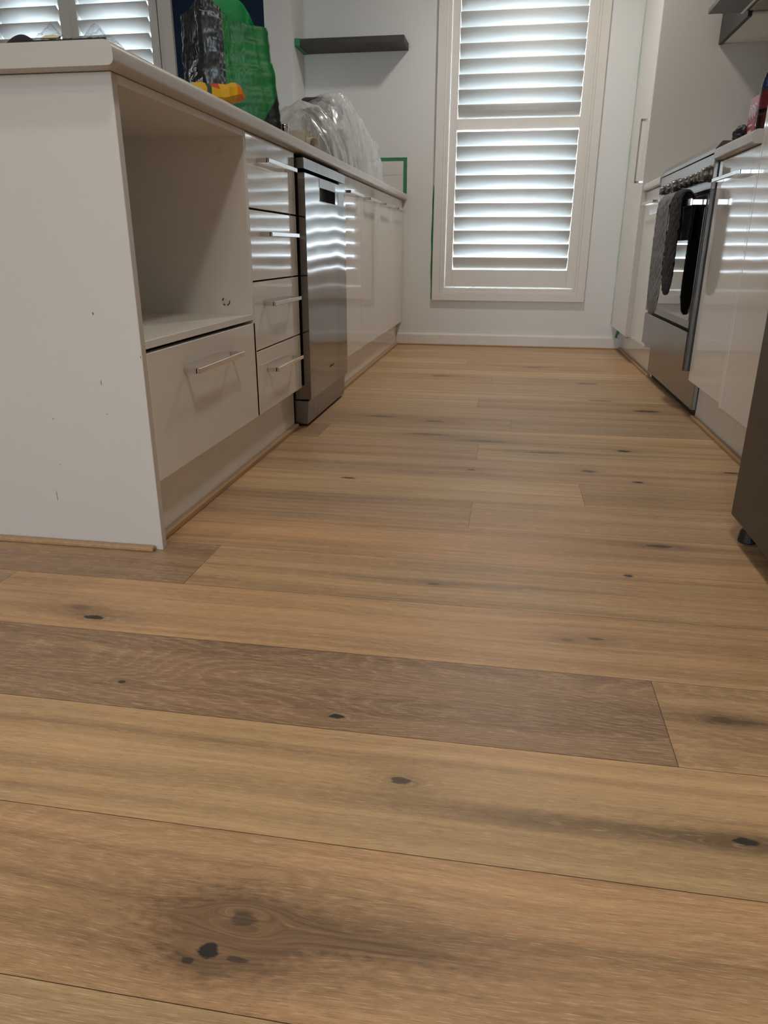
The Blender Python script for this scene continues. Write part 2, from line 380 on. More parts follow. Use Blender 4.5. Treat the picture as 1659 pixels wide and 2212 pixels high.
# ------------------------------------------------------------------ room
def floor():
    bm = bmesh.new(); cl = bm.loops.layers.float_color.new('tint'); sl = bm.faces.layers.float.new('seed'); fl = bm.faces.layers.float.new('figure')
    T = {'L': (.550,.365,.190), 'Y': (.535,.350,.178), 'M': (.480,.303,.156), 'O': (.510,.310,.156), 'D': (.345,.215,.122), 'G': (.425,.275,.152), 'P': (.490,.315,.172)}
    rows = {0:[(-9,'G')], 1:[(-9,'M')], 2:[(-9,'M')]}
    P, Y0 = .1873, .7605
    spec = {-4: [('M',.3)], -3: [('L',.3)], -2: [('O',.5)], -1: [('Y',.2)], 0: [('D',1.0,.237),('M',.8)], 1: [('O',.25)],
            2: [('D',.4,-.565),('M',.3)], 3: [('O',.35)], 4: [('G',.3,-.058),('M',.4)], 5: [('L',.25,.214),('M',.35)], 6: [('P',.35)],
            7: [('P',.3,-.066),('L',.3)], 8: [('D',.3,-.597),('L',.3)], 9: [('M',.3,.035),('G',.4)], 10: [('P',.3)], 11: [('L',.3,-.096),('M',.3)],
            12: [('L',.3)], 13: [('P',.3)], 14: [('M',.3,-.056),('P',.3)], 15: [('L',.3)], 16: [('M',.3)], 17: [('L',.3,-.2),('P',.3)], 18: [('M',.3)], 19: [('L',.3)], 20: [('M',.3)], 21: [('P',.3)], 22: [('L',.3)]}
    r = random.Random(3)
    for i in range(-25, 23):
        y0 = Y0+P*i; y1 = min(y0+P, YW+.02)
        if y0 > YW: continue
        ent = spec.get(i) or [(r.choice('LMOPYG'), .3, r.uniform(-1, 1)), (r.choice('LMOPG'), .3)]
        segs = []; xa = -5.2
        js = [e[2] for e in ent if len(e) > 2]
        first = js[0] if js else r.uniform(.95, 1.15)
        cuts = [first]; x = first
        while x > -5.2: x -= 1.9; cuts.append(x)
        cuts = sorted(c for c in cuts if c > -5.2)
        edges = [-5.2]+cuts+([first+1.9] if first+1.9 < 1.3 else [])+[1.3]
        for a, bb in zip(edges[:-1], edges[1:]):
            if js: e = ent[0] if abs(bb-first) < 1e-6 else (ent[1] if abs(a-first) < 1e-6 else (r.choice('LMOPG'), .3))
            else: e = ent[0] if (a < 0 < bb) else (r.choice('LMOPG'), .3)
            g = .0004
            f = bm.faces.new([bm.verts.new(q) for q in ((a+g, y0+g, 0), (bb-g, y0+g, 0), (bb-g, y1-g, 0), (a+g, y1-g, 0))])
            f[sl] = r.uniform(0, 1); f[fl] = e[1]
            t = T[e[0]]; j = r.uniform(.96, 1.04)
            for l in f.loops: l[cl] = (t[0]*j, t[1]*j, t[2]*j, 1)
            # little walls down into the joint
    f = bm.faces.new([bm.verts.new(q) for q in ((-5.2, -4, -.0015), (1.3, -4, -.0015), (1.3, 4.8, -.0015), (-5.2, 4.8, -.0015))]); f.material_index = 1
    bmesh.ops.recalc_face_normals(bm, faces=bm.faces)
    me = bpy.data.meshes.new('floor'); bm.to_mesh(me); bm.free(); me.materials.append(M['oak']); me.materials.append(M['grooves'])
    o = bpy.data.objects.new('floor', me); link(o); tag(o, 'wide oak floorboards with dark knots laid across the aisle', 'floor', kind='structure')
M['grooves'] = mat('board_joint', (.20, .115, .06), .8)
floor()
def struct(name, bm, m, label=None, cat=None, smooth=False):
    o = obj(name, bm, m, None, smooth); return tag(o, label, cat, kind='structure')
def wall_with_hole(bm, x0, x1, y0, y1, z0, z1, hx0, hx1, hz0, hz1):
    box(bm, x0, hx0, y0, y1, z0, z1); box(bm, hx1, x1, y0, y1, z0, z1)
    if hz0 > z0: box(bm, hx0, hx1, y0, y1, z0, hz0)
    box(bm, hx0, hx1, y0, y1, hz1, z1)
WX0, WX1, WZ0, WZ1 = -.425, .397, .335, 2.12      # opening of the tall window
bm = bmesh.new(); wall_with_hole(bm, -1.30, WR+.1, YW, YW+.10, 0, CEIL, WX0, WX1, WZ0, WZ1)
struct('wall_far', bm, M['wall'], 'pale grey painted wall around the tall shuttered window', 'wall')
struct('wall_nib', B(-1.42, WL, 4.485, YW+.14, 0, CEIL), M['wall'], 'narrow white return wall where the dark shelf ends', 'wall')
bm = bmesh.new(); wall_with_hole(bm, -5.2, -1.42, 4.485, 4.625, 0, CEIL, -3.10, -2.035, .86, 2.12)
struct('wall_dining', bm, M['navy'], 'dark navy painted wall behind the green bag', 'wall')
struct('wall_right', B(WR, WR+.1, -4, YW+.14, 0, CEIL), M['wall'], 'painted wall behind the right-hand cabinets', 'wall')
struct('wall_left', B(-5.3, -5.2, -4, 4.625, 0, CEIL), M['wall'], 'painted wall at the far left of the room', 'wall')
bm = bmesh.new(); wall_with_hole(bm, -5.3, WR+.1, -4.1, -4, 0, CEIL, -1.9, -.5, .02, 2.15)
struct('wall_back', bm, M['wall'], 'painted wall behind the viewer with a door opening added for fill light', 'wall')
struct('ceiling', B(-5.3, WR+.1, -4.1, YW+.14, CEIL, CEIL+.1), M['ceiling'], 'flat white ceiling above the kitchen', 'ceiling')
# unseen glass door, added and sized to give soft fill from behind
wd = bmesh.new()
for xx in (-1.9, -.58): box(wd, xx, xx+.08, -4.08, -4.02, .02, 2.15)
for zz in (.02, 2.07): box(wd, -1.9, -.5, -4.08, -4.02, zz, zz+.08)
dd = struct('fill_door', wd, M['black'], 'unseen dark framed glass door added for fill light', 'door')
obj('pane', B(-1.82, -.58, -4.055, -4.045, .1, 2.07), M['glass'], dd)
# baseboard on the far wall, oak beads
bm = bmesh.new(); prism(bm, [(YW, 0), (YW-.014, 0), (YW-.014, .064), (YW-.010, .072), (YW, .074)], 'X', -.705, .69)
struct('baseboard_far', bm, M['trim'], 'white painted skirting board under the window', 'baseboard')
def bead(n, x0, x1, y0, y1, h, label):
    struct('trim_%d' % n, B(x0, x1, y0, y1, 0, h, .003), M['oaktrim'], label, 'trim')
bead(1, -.705, -.690, 1.297, 2.372, .014, 'oak bead along the near left kickboard')
bead(2, -.705, -.690, 2.98, YW-.014, .014, 'oak bead along the far left kickboard')
bead(3, -.705, .69, YW-.026, YW-.014, .009, 'thin oak bead at the foot of the far skirting')
bead(4, .688, .703, 3.70, YW-.02, .013, 'oak bead along the far right kickboard')
bead(5, .688, .703, 1.75, 2.775, .013, 'oak bead along the near right kickboard')
bead(6, -1.26, -.688, 1.262, 1.277, .010, 'flat oak bead along the foot of the white end panel')

# ------------------------------------------------------------------ windows and shutters
def casing(bm, x0, x1, z0, z1, y, wd_, th):
    """picture-frame trim with a stepped inner edge; outer rectangle given"""
    for (a, b_, yy) in ((0, wd_*.62, th), (wd_*.62, wd_*.80, th*.55), (wd_*.80, wd_, th*.30)):
        box(bm, x0+a, x0+b_, y-yy, y, z0+a, z1-a, .0015, 1); box(bm, x1-b_, x1-a, y-yy, y, z0+a, z1-a, .0015, 1)
        box(bm, x0+b_, x1-b_, y-yy, y, z0+a, z0+b_, .0015, 1); box(bm, x0+b_, x1-b_, y-yy, y, z1-b_, z1-a, .0015, 1)
def louvre_bm(width, tilt):
    """elliptical blade, centred on its pivot, inner edge raised"""
    bm = bmesh.new(); W2, T2 = .0445, .0055; n = 20
    pr = []
    for k in range(n):
        a = 2*PI*k/n; u = W2*math.cos(a); v = T2*math.sin(a)*(1 if abs(math.cos(a)) < .98 else .5)
        # u axis: inner edge (towards the room, -Y) up
        y = -u*math.sin(tilt)+v*math.cos(tilt); z = u*math.cos(tilt)+v*math.sin(tilt)
        pr.append((y, z))
    prism(bm, pr, 'X', -width/2, width/2)
    return bm
def shutter(name_label, x0, x1, z0, z1, y, stile, rails, sections, tilt, group=None):
    """x0..x1, z0..z1 outer size of the hinged panel; rails = list of (z0,z1); sections = list of (zstart, count, pitch)"""
    t = thing('window_shutter', name_label, 'shutter', ((x0+x1)/2, y, z0), group)
    for a, b_ in ((x0, x0+stile), (x1-stile, x1)): obj('stile', B(a, b_, y-.014, y+.014, z0, z1, .002), M['trim'], t)
    for a, b_ in rails: obj('rail', B(x0+stile, x1-stile, y-.013, y+.013, a, b_, .0015), M['trim'], t)
    first = None; wdt = x1-x0-2*stile-.0036
    for zs, cnt, pitch, tl in sections:
        proto = None
        for k in range(cnt):
            if proto is None:
                bm = louvre_bm(wdt, tl); me = bpy.data.meshes.new('louvre'); bm.to_mesh(me); bm.free(); me.materials.append(M['louvre'])
                for p in me.polygons: p.use_smooth = len(p.vertices) == 4
                proto = bpy.data.objects.new('louvre', me); link(proto); o = proto
            else:
                o = proto.copy(); link(o)
            o.parent = t; o.location = (0, 0, zs+pitch*k-z0)
    return t
# tall window
bm = bmesh.new(); casing(bm, -.480, .455, .279, 2.18, YW, .075, .024)
w1 = struct('window_1', bm, M['trim'], 'tall window with white stepped casing on the far wall', 'window')
bm = bmesh.new()
for a, b_ in ((WX0, WX0+.018), (WX1-.018, WX1)): box(bm, a, b_, YW+.070, YW+.098, WZ0, WZ1)
for a, b_ in ((WZ0, WZ0+.035), (WZ1-.035, WZ1)): box(bm, WX0+.018, WX1-.018, YW+.070, YW+.098, a, b_)
obj('window_frame', bm, M['trim'], w1)
obj('pane', B(WX0+.01, WX1-.01, YW+.082, YW+.087, WZ0+.03, WZ1-.03), M['glass'], w1)
bm = bmesh.new()
SY = YW+.018
TILT = math.radians(37)
sh = shutter('white slatted shutter filling the tall window on the far wall', -.402, .384, .362, 2.085, SY, .043,
        [(.362, .463), (1.238, 1.296), (2.0, 2.085)], [(.5012, 10, .0768, TILT), (1.296+.0375, 9, .0765, math.radians(40))], TILT)
for zz in (.46, 1.17, 1.95): obj('hinge', cyl(bmesh.new(), (.388, YW-.002, zz), (.388, YW-.002, zz+.055), .004, n=10), M['trim'], sh)
# dining window (left), casing and two shutters
bm = bmesh.new(); casing(bm, -3.19, -1.948, .80, 2.18, 4.485, .088, .026)
w2 = struct('window_2', bm, M['trim'], 'wide shuttered window beside the navy wall', 'window')
bm = bmesh.new(); box(bm, -3.1, -3.065, 4.56, 4.60, .86, 2.12); box(bm, -2.07, -2.035, 4.56, 4.60, .86, 2.12)
box(bm, -2.60, -2.56, 4.56, 4.60, .86, 2.12); box(bm, -3.065, -2.07, 4.56, 4.60, .86, .9); box(bm, -3.065, -2.07, 4.56, 4.60, 2.08, 2.12)
obj('window_frame', bm, M['trim'], w2)
obj('pane', B(-3.07, -2.06, 4.578, 4.584, .88, 2.10), M['glass'], w2)
for a, b_, lb in ((-2.582, -2.048, 'white slatted shutter between the middle post and the navy wall'), (-3.09, -2.597, 'white slatted shutter leftmost, above the clear plastic bag')):
    shutter(lb, a, b_, .885, 2.10, 4.508, .048, [(.885, .97), (2.02, 2.10)], [(1.006, 13, .0765, math.radians(47))], 0)
obj('mullion', B(-2.597, -2.582, 4.492, 4.52, .88, 2.10, .002), M['trim'], w2)

# ------------------------------------------------------------------ ceiling downlights
def downlight(x, y, label, power):
    t = thing('downlight', label, 'ceiling light', (x, y, CEIL-.012), 'downlights along the aisle ceiling')
    bm = bmesh.new(); cyl(bm, (x, y, CEIL-.008), (x, y, CEIL), .055, n=32); obj('rim', bm, M['trim'], t)
    bm = bmesh.new(); cyl(bm, (x, y, CEIL-.010), (x, y, CEIL-.006), .042, n=32)
    e = bpy.data.materials.get('lamp_diffuser')
    if not e:
        e = bpy.data.materials.new('lamp_diffuser'); e.use_nodes = True; p = e.node_tree.nodes['Principled BSDF']
        p.inputs['Emission Color'].default_value = (*DOWN_COL, 1); p.inputs['Emission Strength'].default_value = 6
    obj('diffuser', bm, e, t)
    l = bpy.data.lights.new('downlight_lamp', 'AREA'); l.shape = 'DISK'; l.size = .20; l.energy = power; l.color = DOWN_COL; l.spread = math.radians(160)
    o = bpy.data.objects.new('downlight_lamp', l); link(o); o.parent = t; o.location = (0, 0, -.004)
downlight(.07, 3.75, 'round recessed ceiling light nearest the tall window', DOWN_W*1.5)
downlight(.07, .55, 'round recessed ceiling light above the aisle entrance', DOWN_W)
downlight(-.2, -1.5, 'round recessed ceiling light behind the viewer', DOWN_W*1.5)
downlight(-2.6, -.6, 'round recessed ceiling light over the living area', DOWN_W*1.5)

# ------------------------------------------------------------------ cabinetry
def hbar(xface, ya, yb, z, side, h=.011):
    """square bar handle: bar along Y with a return at each end; side = +1 faces +X"""
    bm = bmesh.new(); x0 = xface; x1 = xface+side*.034
    lo, hi = min(x0, x1), max(x0, x1)
    bx0, bx1 = (hi-.008, hi) if side > 0 else (lo, lo+.008)
    box(bm, bx0, bx1, ya, yb, z-h/2, z+h/2, .0008, 1)
    for yy in (ya, yb-.010): box(bm, lo if side > 0 else lo+.004, hi-.004 if side > 0 else hi, yy, yy+.010, z-h/2, z+h/2, .0008, 1)
    return bm
def front(kind, parent, xface, side, y0, y1, z0, z1, handle=None, m='gloss'):
    g = .0012; th = .016*-side
    xa, xb = sorted((xface, xface+th))
    o = obj(kind, B(xa, xb, y0+g, y1-g, z0+g, z1-g, .0010, 1), M[m], parent)
    if handle: obj('handle', hbar(xface, handle[0], handle[1], handle[2], side), M['chrome'], o)
    return o
# end panel
ep = tag(obj('end_panel', B(-1.262, XL, 1.2785, 1.2965, 0, WT0-.001, .0008, 1), M['satin']), 'tall flat white cabinet end panel with scuffs facing the viewer', 'cabinet panel')
for (x, z0, z1, w_) in ((-.762, .468, .474, .0025), (-.7635, .337, .347, .0012), (-.895, .094, .117, .0009), (-.877, .266, .2685, .0018), (-.759, .280, .2825, .0018), (-.877, .172, .174, .0015), (-.676, .390, .396, .0012)):
    bm = bmesh.new(); prism(bm, [(x, z0), (x+w_, z0+(z1-z0)*.3), (x+w_*.6, z1), (x-w_*.4, z1-(z1-z0)*.25)], 'Y', 1.2780, 1.2786)
    obj('scuff', bm, M['scuff'], ep)
# microwave cabinet
t = thing('microwave_cabinet', 'white base cabinet with an empty appliance recess over one drawer', 'cabinet', (-.97, 1.61, KZ))
bm = bmesh.new()
box(bm, -1.24, XL, 1.909, 1.924, KZ, WT0-.001, .0006, 1)          # far side
box(bm, -1.24, XL-.020, 1.297, 1.312, KZ, WT0-.001)               # near side
box(bm, -1.24, -1.228, 1.312, 1.909, KZ, WT0-.001)                # back
box(bm, -1.228, XL-.018, 1.312, 1.909, KZ, KZ+.016)
obj('carcass', bm, M['carcass'], t)
obj('top_rail', B(-1.228, XL, 1.2975, 1.909, .846, WT0-.001, .0006, 1), M['carcass'], t)
obj('shelf', B(-1.228, XL, 1.2975, 1.909, .405, .420, .0006, 1), M['carcass'], t)
bm = bmesh.new()
for yy, zz in ((.0, 0),):
    cyl(bm, (-.745, 1.9078, .452), (-.745, 1.9092, .452), .0085, n=20)
obj('hole_cover', bm, M['hole'], t, label='small round cap over a screw hole with a chipped dark rim')
bm = bmesh.new()
for a0, a1 in ((-1.3, .25), (2.2, 3.0), (3.8, 4.4)):
    pts = [(-.745+.0100*math.cos(a0+(a1-a0)*k/8), 1.9072, .452+.0100*math.sin(a0+(a1-a0)*k/8)) for k in range(9)]
    tube(bm, pts, .0011, 6)
obj('chip', bm, M['dark'], t)
bm = bmesh.new(); cyl(bm, (-.735, 1.9082, .815), (-.735, 1.9094, .815), .010, n=20); obj('hole_cover', bm, M['hole'], t)
front('drawer', t, XL, 1, 1.2965, 1.922, KZ, .398, (1.455, 1.737, .340))
# drawer unit
t = thing('drawer_cabinet', 'white four-drawer base cabinet beside the dishwasher', 'cabinet', (-.97, 2.145, KZ))
bm = bmesh.new(); box(bm, -1.24, XL-.018, 1.926, 1.941, KZ, WT0-.001); box(bm, -1.24, XL-.018, 2.347, 2.362, KZ, WT0-.001); box(bm, -1.24, -1.228, 1.941, 2.347, KZ, WT0-.001)
box(bm, -1.228, XL-.018, 1.941, 2.347, KZ, KZ+.016); box(bm, -1.228, XL-.03, 1.941, 2.347, .846, .861)
obj('carcass', bm, M['carcass'], t)
for z0, z1, hz in ((.6835, .861, .802), (.503, .681, .622), (.3195, .501, .440), (KZ, .318, .258)):
    front('drawer', t, XL, 1, 1.924, 2.362, z0, z1, (2.005, 2.275, hz))
# far doors: two cabinets of two doors
protoD = None
for (a, b_, mid, lb) in ((2.975, 3.852, 3.413, 'white two-door base cabinet just beyond the dishwasher'), (3.854, 4.738, 4.294, 'white two-door base cabinet against the far wall')):
    t = thing('base_cabinet', lb, 'cabinet', (-.97, (a+b_)/2, KZ), 'two-door cabinets on the left run')
    bm = bmesh.new(); box(bm, -1.24, XL-.018, a, a+.015, KZ, WT0-.001); box(bm, -1.24, XL-.018, b_-.015, b_, KZ, WT0-.001)
    box(bm, -1.24, -1.228, a+.015, b_-.015, KZ, WT0-.001); box(bm, -1.228, XL-.018, a+.015, b_-.015, KZ, KZ+.016)
    obj('carcass', bm, M['carcass'], t)
    for y0, y1 in ((a, mid), (mid, b_)):
        c_ = (y0+y1)/2-.01
        front('door', t, XL, 1, y0, y1, KZ, .860, (c_-.14, c_+.14, .797))
def kick(x0, x1, y0, y1, label, group=None):
    return tag(obj('kickboard', B(x0, x1, y0, y1, .001, KZ-.003, .0008, 1), M['gloss']), label, 'kickboard', group)
kick(-.722, -.706, 1.298, 2.368, 'white kickboard under the recess cabinet and drawers')
kick(-.722, -.706, 2.978, YW-.001, 'white kickboard under the doors beyond the dishwasher')
kick(.704, .720, 3.70, YW-.001, 'white kickboard under the pantry by the far wall')
kick(.704, .720, 1.70, 2.772, 'white kickboard between cooker and fridge')
# worktops
def worktop(xa, xb, y0, y1, facex, side, label, endcap=True):
    """rounded (post-formed) front edge at facex; xb = back"""
    r = .014; pts = []
    s = side
    for k in range(7):
        a = PI/2*k/6; pts.append((facex-s*r+s*r*math.sin(a), WT1-r+r*math.cos(a)))
    r2 = .010
    for k in range(7):
        a = PI/2*k/6; pts.append((facex-s*r2+s*r2*math.cos(a), WT0+r2-r2*math.sin(a)))
    pts += [(xb, WT0), (xb, WT1)]
    bm = bmesh.new(); prism(bm, pts, 'Y', y0, y1)
    t = thing('worktop', label, 'worktop', ((facex+xb)/2, (y0+y1)/2, WT0))
    obj('slab', bm, M['worktop'], t, smooth=True)
    if endcap:
        bm = bmesh.new(); prism(bm, pts, 'Y', y0-.0014, y0-.0002); obj('end_strip', bm, M['edge'], t)
    return t
worktop(0, -1.268, 1.243, YW-.001, -.647, 1, 'long pale laminate worktop with rounded edge along the left cabinets')
worktop(0, WR-.002, 2.345, 2.748, .633, -1, 'short pale worktop between cooker and tall panel')
worktop(0, WR-.002, 3.712, 4.148, .640, -1, 'short pale worktop between cooker and pantry', False)

# ------------------------------------------------------------------ dishwasher
t = thing('dishwasher', 'freestanding stainless steel dishwasher under the left worktop', 'dishwasher', (-.95, 2.672, 0))
y0, y1 = 2.378, 2.966
bm = bmesh.new(); box(bm, -1.22, -.690, y0+.004, y1-.004, .02, .80, .002, 1); obj('body', bm, M['dark'], t)
bm = bmesh.new(); box(bm, -1.22, -.648, y0, y1, .818, .849, .0015, 2); obj('top_panel', bm, M['steeldull'], t, label='dull steel lid strip under the worktop')
# door: front sheet with a handle recess cut out of it
dx0, dx1 = -.690, -.646; hy0, hy1, hz0, hz1 = 2.562, 2.792, .735, .776
bm = bmesh.new()
box(bm, dx0, dx1, y0, hy0, .098, .806); box(bm, dx0, dx1, hy1, y1, .098, .806)
box(bm, dx0, dx1, hy0, hy1, .098, hz0); box(bm, dx0, dx1, hy0, hy1, hz1, .806)
bmesh.ops.remove_doubles(bm, verts=bm.verts, dist=1e-5)
d = obj('door', bm, M['steel'], t)
bm = bmesh.new(); box(bm, dx0, dx0+.012, hy0-.001, hy1+.001, hz0-.001, hz1+.001)
obj('handle_recess', bm, M['black'], d)
bm = bmesh.new(); box(bm, dx1-.001, dx1+.0012, hy0-.003, hy1+.003, hz0-.003, hz0, .0004, 1); box(bm, dx1-.003, dx1+.0010, hy0-.002, hy1+.002, hz1, .804, .0004, 1)
obj('handle_plate', bm, M['steeldull'], d)
bm = bmesh.new(); box(bm, dx1, dx1+.0008, 2.835, 2.930, .735, .778); obj('control_panel', bm, M['steeldull'], d)
for k in range(3): obj('display_mark', box(bmesh.new(), dx1+.0008, dx1+.0012, 2.846+k*.028, 2.849+k*.028, .744, .770), M['tile'], d)
for k in range(5): obj('program_mark', box(bmesh.new(), dx1+.0001, dx1+.0006, 2.845+k*.018, 2.8475+k*.018, .700-k*.0006, .722), M['tile'], d)
bm = bmesh.new()
for k in range(6): box(bm, dx1+.0001, dx1+.0005, 2.655+k*.012, 2.661+k*.012, .166+.0015*(k % 2), .171+.0015*(k % 3))
obj('badge', bm, M['dark'], d)
obj('side_trim', B(-.700, -.6905, y0-.0003, y0+.010, .098, .806), M['steeldull'], d)
bm = bmesh.new(); prism(bm, [(-.705, .012), (-.662, .012), (-.657, .092), (-.705, .092)], 'Y', y0+.002, y1-.002); obj('kick_panel', bm, M['steeldull'], t, label='lower steel kick panel under the door')
for yy in (y0+.04, y1-.04): obj('foot', cyl(bmesh.new(), (-.72, yy, 0), (-.72, yy, .025), .018, n=16), M['black'], t)

# ------------------------------------------------------------------ right run
# pantry
t = thing('pantry_cabinet', 'tall white pantry cabinet in the far right corner', 'cabinet', (.93, 4.44, KZ))
PX = .634
bm = bmesh.new(); box(bm, PX+.018, WR-.001, 4.165, YW-.001, KZ, 2.3); obj('carcass', bm, M['carcass'], t)
obj('side_panel', B(PX+.001, WR-.001, 4.148, 4.164, KZ-.001, 2.3, .0008, 1), M['pshade'] if 'pshade' in M else M['satin'], t, label='wide white side panel facing the cooker, shade toned into its colour')
d = front('door', t, PX, -1, 4.166, YW-.004, KZ, 2.298)
bm = bmesh.new(); box(bm, PX-.034, PX-.026, 4.216, 4.227, .905, 1.200, .0008, 1)
for zz in (.905, 1.189): box(bm, PX-.030, PX, 4.216, 4.227, zz, zz+.011, .0008, 1)
obj('handle', bm, M['chrome'], d)
# base between pantry and cooker
t = thing('base_cabinet', 'narrow white base cabinet squeezed between pantry and cooker', 'cabinet', (.95, 3.92, KZ))
obj('carcass', B(XR+.018, WR-.001, 3.706, 4.146, KZ, WT0-.001), M['carcass'], t)
front('door', t, XR, -1, 3.702, 4.147, KZ, .860, (3.78, 4.06, .797))
# near base
t = thing('base_cabinet', 'white single-door base cabinet right of the cooker', 'cabinet', (.95, 2.555, KZ))
obj('carcass', B(XR+.018, WR-.001, 2.350, 2.762, KZ, WT0-.001), M['carcass'], t)
front('door', t, XR, -1, 2.348, 2.764, KZ, .860, (2.405, 2.700, .797))
# tall unit beside the fridge
t = thing('tall_cabinet', 'tall white cabinet between the short worktop and the fridge', 'cabinet', (.95, 2.0, KZ-.01))
obj('side_panel', B(XR-.0005, WR-.001, 2.331, 2.3465, KZ-.012, 2.3, .0006, 1), M['gloss'], t)
obj('carcass', B(XR+.018, WR-.001, 1.62, 2.330, KZ-.008, 2.3), M['carcass'], t)
front('door', t, XR, -1, 1.62, 2.329, KZ-.012, 2.298)
# fridge
t = thing('fridge', 'dark steel fridge cropped by the right edge of the photo', 'fridge', (.86, 1.2, 0))
obj('body', B(.57, 1.20, .86, 1.55, .045, 1.75, .004), M['fridge'], t)
obj('door', B(.500, .562, .85, 1.560, .052, .62, .004), M['fridge'], t)
obj('door', B(.500, .562, .85, 1.560, .628, 1.76, .004), M['fridge'], t)
bm = bmesh.new(); box(bm, .575, .600, .88, 1.53, .012, .052); obj('kick_grille', bm, mat('brown_black_plastic', (.035, .022, .016), .5), t)
bm = bmesh.new(); cyl(bm, (.535, 1.535, 0), (.535, 1.535, .028), .020, .017, n=20, bev=.003); cyl(bm, (.535, 1.535, .026), (.535, 1.535, .052), .008, n=12)
obj('foot', bm, M['black'], t)
bm = bmesh.new(); box(bm, .535, .600, 1.515, 1.552, .030, .0515, .003); obj('hinge_bracket', bm, M['black'], t)

# ------------------------------------------------------------------ cooker
CY0, CY1 = 2.776, 3.696
t = thing('cooker', 'wide freestanding stainless steel cooker with bronze knobs', 'cooker', (.93, (CY0+CY1)/2, 0))
FX = .648
obj('body', B(FX+.022, 1.21, CY0+.004, CY1-.002, .165, .888, .002, 1), M['steel2'], t)
bm = bmesh.new()
pts = [(FX-.006, .888), (FX-.006, .900), (FX+.012, .922), (1.22, .922), (1.22, .888)]
prism(bm, pts, 'Y', CY0-.002, CY1); obj('hob', bm, M['hob'] if 'hob' in M else M['steel2'], t)
for yc in (2.93, 3.23, 3.53):
    for xc in (.82, 1.06):
        bm = bmesh.new()
        for k in range(4):
            a = PI/4+k*PI/2
            p0 = Vector((xc+.03*math.cos(a), yc+.03*math.sin(a), .942)); p1 = Vector((xc+.115*math.cos(a), yc+.115*math.sin(a), .942))
            tube(bm, [Vector((xc, yc, .942)), p1, p1+Vector((0, 0, -.02))], .005, 8)
        obj('trivet', bm, M['black'], t)
obj('control_panel', B(FX-.004, FX+.020, CY0, CY1, .776, .886, .003), M['steel2'], t)
kn = [(3.545, .018), (3.41, .018), (3.30, .023), (3.165, .017), (3.08, .017), (2.998, .017), (2.915, .017), (2.858, .019), (2.808, .023)]
for yk, rk in kn:
    bm = bmesh.new(); x = FX-.004
    cyl(bm, (x, yk, .826), (x-.008, yk, .826), rk*1.18, rk*1.12, n=28)
    cyl(bm, (x-.007, yk, .826), (x-.026, yk, .822), rk, rk*.9, n=28, bev=.002)
    box(bm, x-.029, x-.024, yk-.003, yk+.003, .823-rk*.85, .823+rk*.85, .001, 1)
    obj('knob', bm, M['knob'], t, smooth=True)
# oven door
d = obj('oven_door', B(FX-.004, FX+.018, CY0+.030, CY1, .318, .764, .002, 1), M['steel2'], t)
obj('door_glass', B(FX-.0055, FX-.003, CY0+.040, CY1-.05, .345, .722, .0008, 1), M['glassblack'], d)
bm = bmesh.new(); box(bm, FX-.056, FX-.046, 2.815, 3.60, .728, .752, .002, 2)
for yy in (2.825, 3.565): box(bm, FX-.048, FX-.003, yy, yy+.018, .731, .749, .001, 1)
obj('towel_rail', bm, M['chrome'], d)
obj('storage_drawer', B(FX-.004, FX+.018, CY0+.030, CY1, .168, .306, .002, 1), M['steel2'], t)
bm = bmesh.new()
for k in range(3): box(bm, FX-.003+k*.002, FX+.022, CY0+.001+k*.010, CY0+.008+k*.010, .172, .886, .001, 1)
obj('side_trim', bm, M['trimdark'], t)
obj('gap_strip', B(FX+.008, FX+.020, CY0+.03, CY1, .306, .318), M['dark'], t)
obj('kick_panel', B(FX+.040, FX+.056, CY0-.002, CY1, .030, .166, .002, 1), M['steel2'], t)
bm = bmesh.new(); box(bm, FX+.06, 1.2, CY0+.02, CY1-.02, .002, .165); obj('underside', bm, M['dark'], t)

# hood and overhead cabinet
t = thing('range_hood', 'stainless steel slide-out range hood over the cooker', 'range hood', (.99, 3.24, 1.50))
bm = bmesh.new()
pts = [(.745, 1.503), (.745, 1.520), (.785, 1.548), (.89, 1.548), (.89, 1.508), (.873, 1.503)]
prism(bm, pts, 'Y', 2.80, 3.688); obj('visor', bm, M['hood'], t)
bm = bmesh.new(); box(bm, .89, WR-.001, 2.80, 3.688, 1.509, 1.62); obj('body', bm, M['hood'], t)
bm = bmesh.new(); box(bm, .900, 1.22, 2.83, 3.66, 1.503, 1.5085, .001, 1)
obj('grease_filter', bm, mat('filter_mesh', (.30, .27, .19), .5, .7, var=((90, 90, 90), .2, 2)), t)
bm = bmesh.new(); box(bm, .872, .882, 2.80, 3.688, 1.499, 1.507, .001, 1); obj('filter_edge', bm, M['chrome'], t)
bm = bmesh.new(); box(bm, .96, 1.03, 3.36, 3.46, 1.498, 1.503, .002, 1); obj('lamp_cover', bm, M['black'], t)
t = thing('wall_cabinet', 'wall cabinet with a charcoal door between hood and pantry', 'cabinet', (1.07, 3.92, 1.48))
obj('carcass', B(.921, WR-.001, 3.700, 4.146, 1.499, 2.3), M['carcass'], t)
obj('door', B(.902, .920, 3.692, 4.144, 1.491, 2.3, .001, 1), M['shelfd'] if 'shelfd' in M else mat('charcoal_laminate', (.040, .037, .036), .5, spec=.3), t)
tag(obj('wall_cabinet', B(.905, WR-.001, 2.80, 3.688, 1.625, 2.3, .001, 1), M['shelf']), 'charcoal wall cabinet above the range hood', 'cabinet')

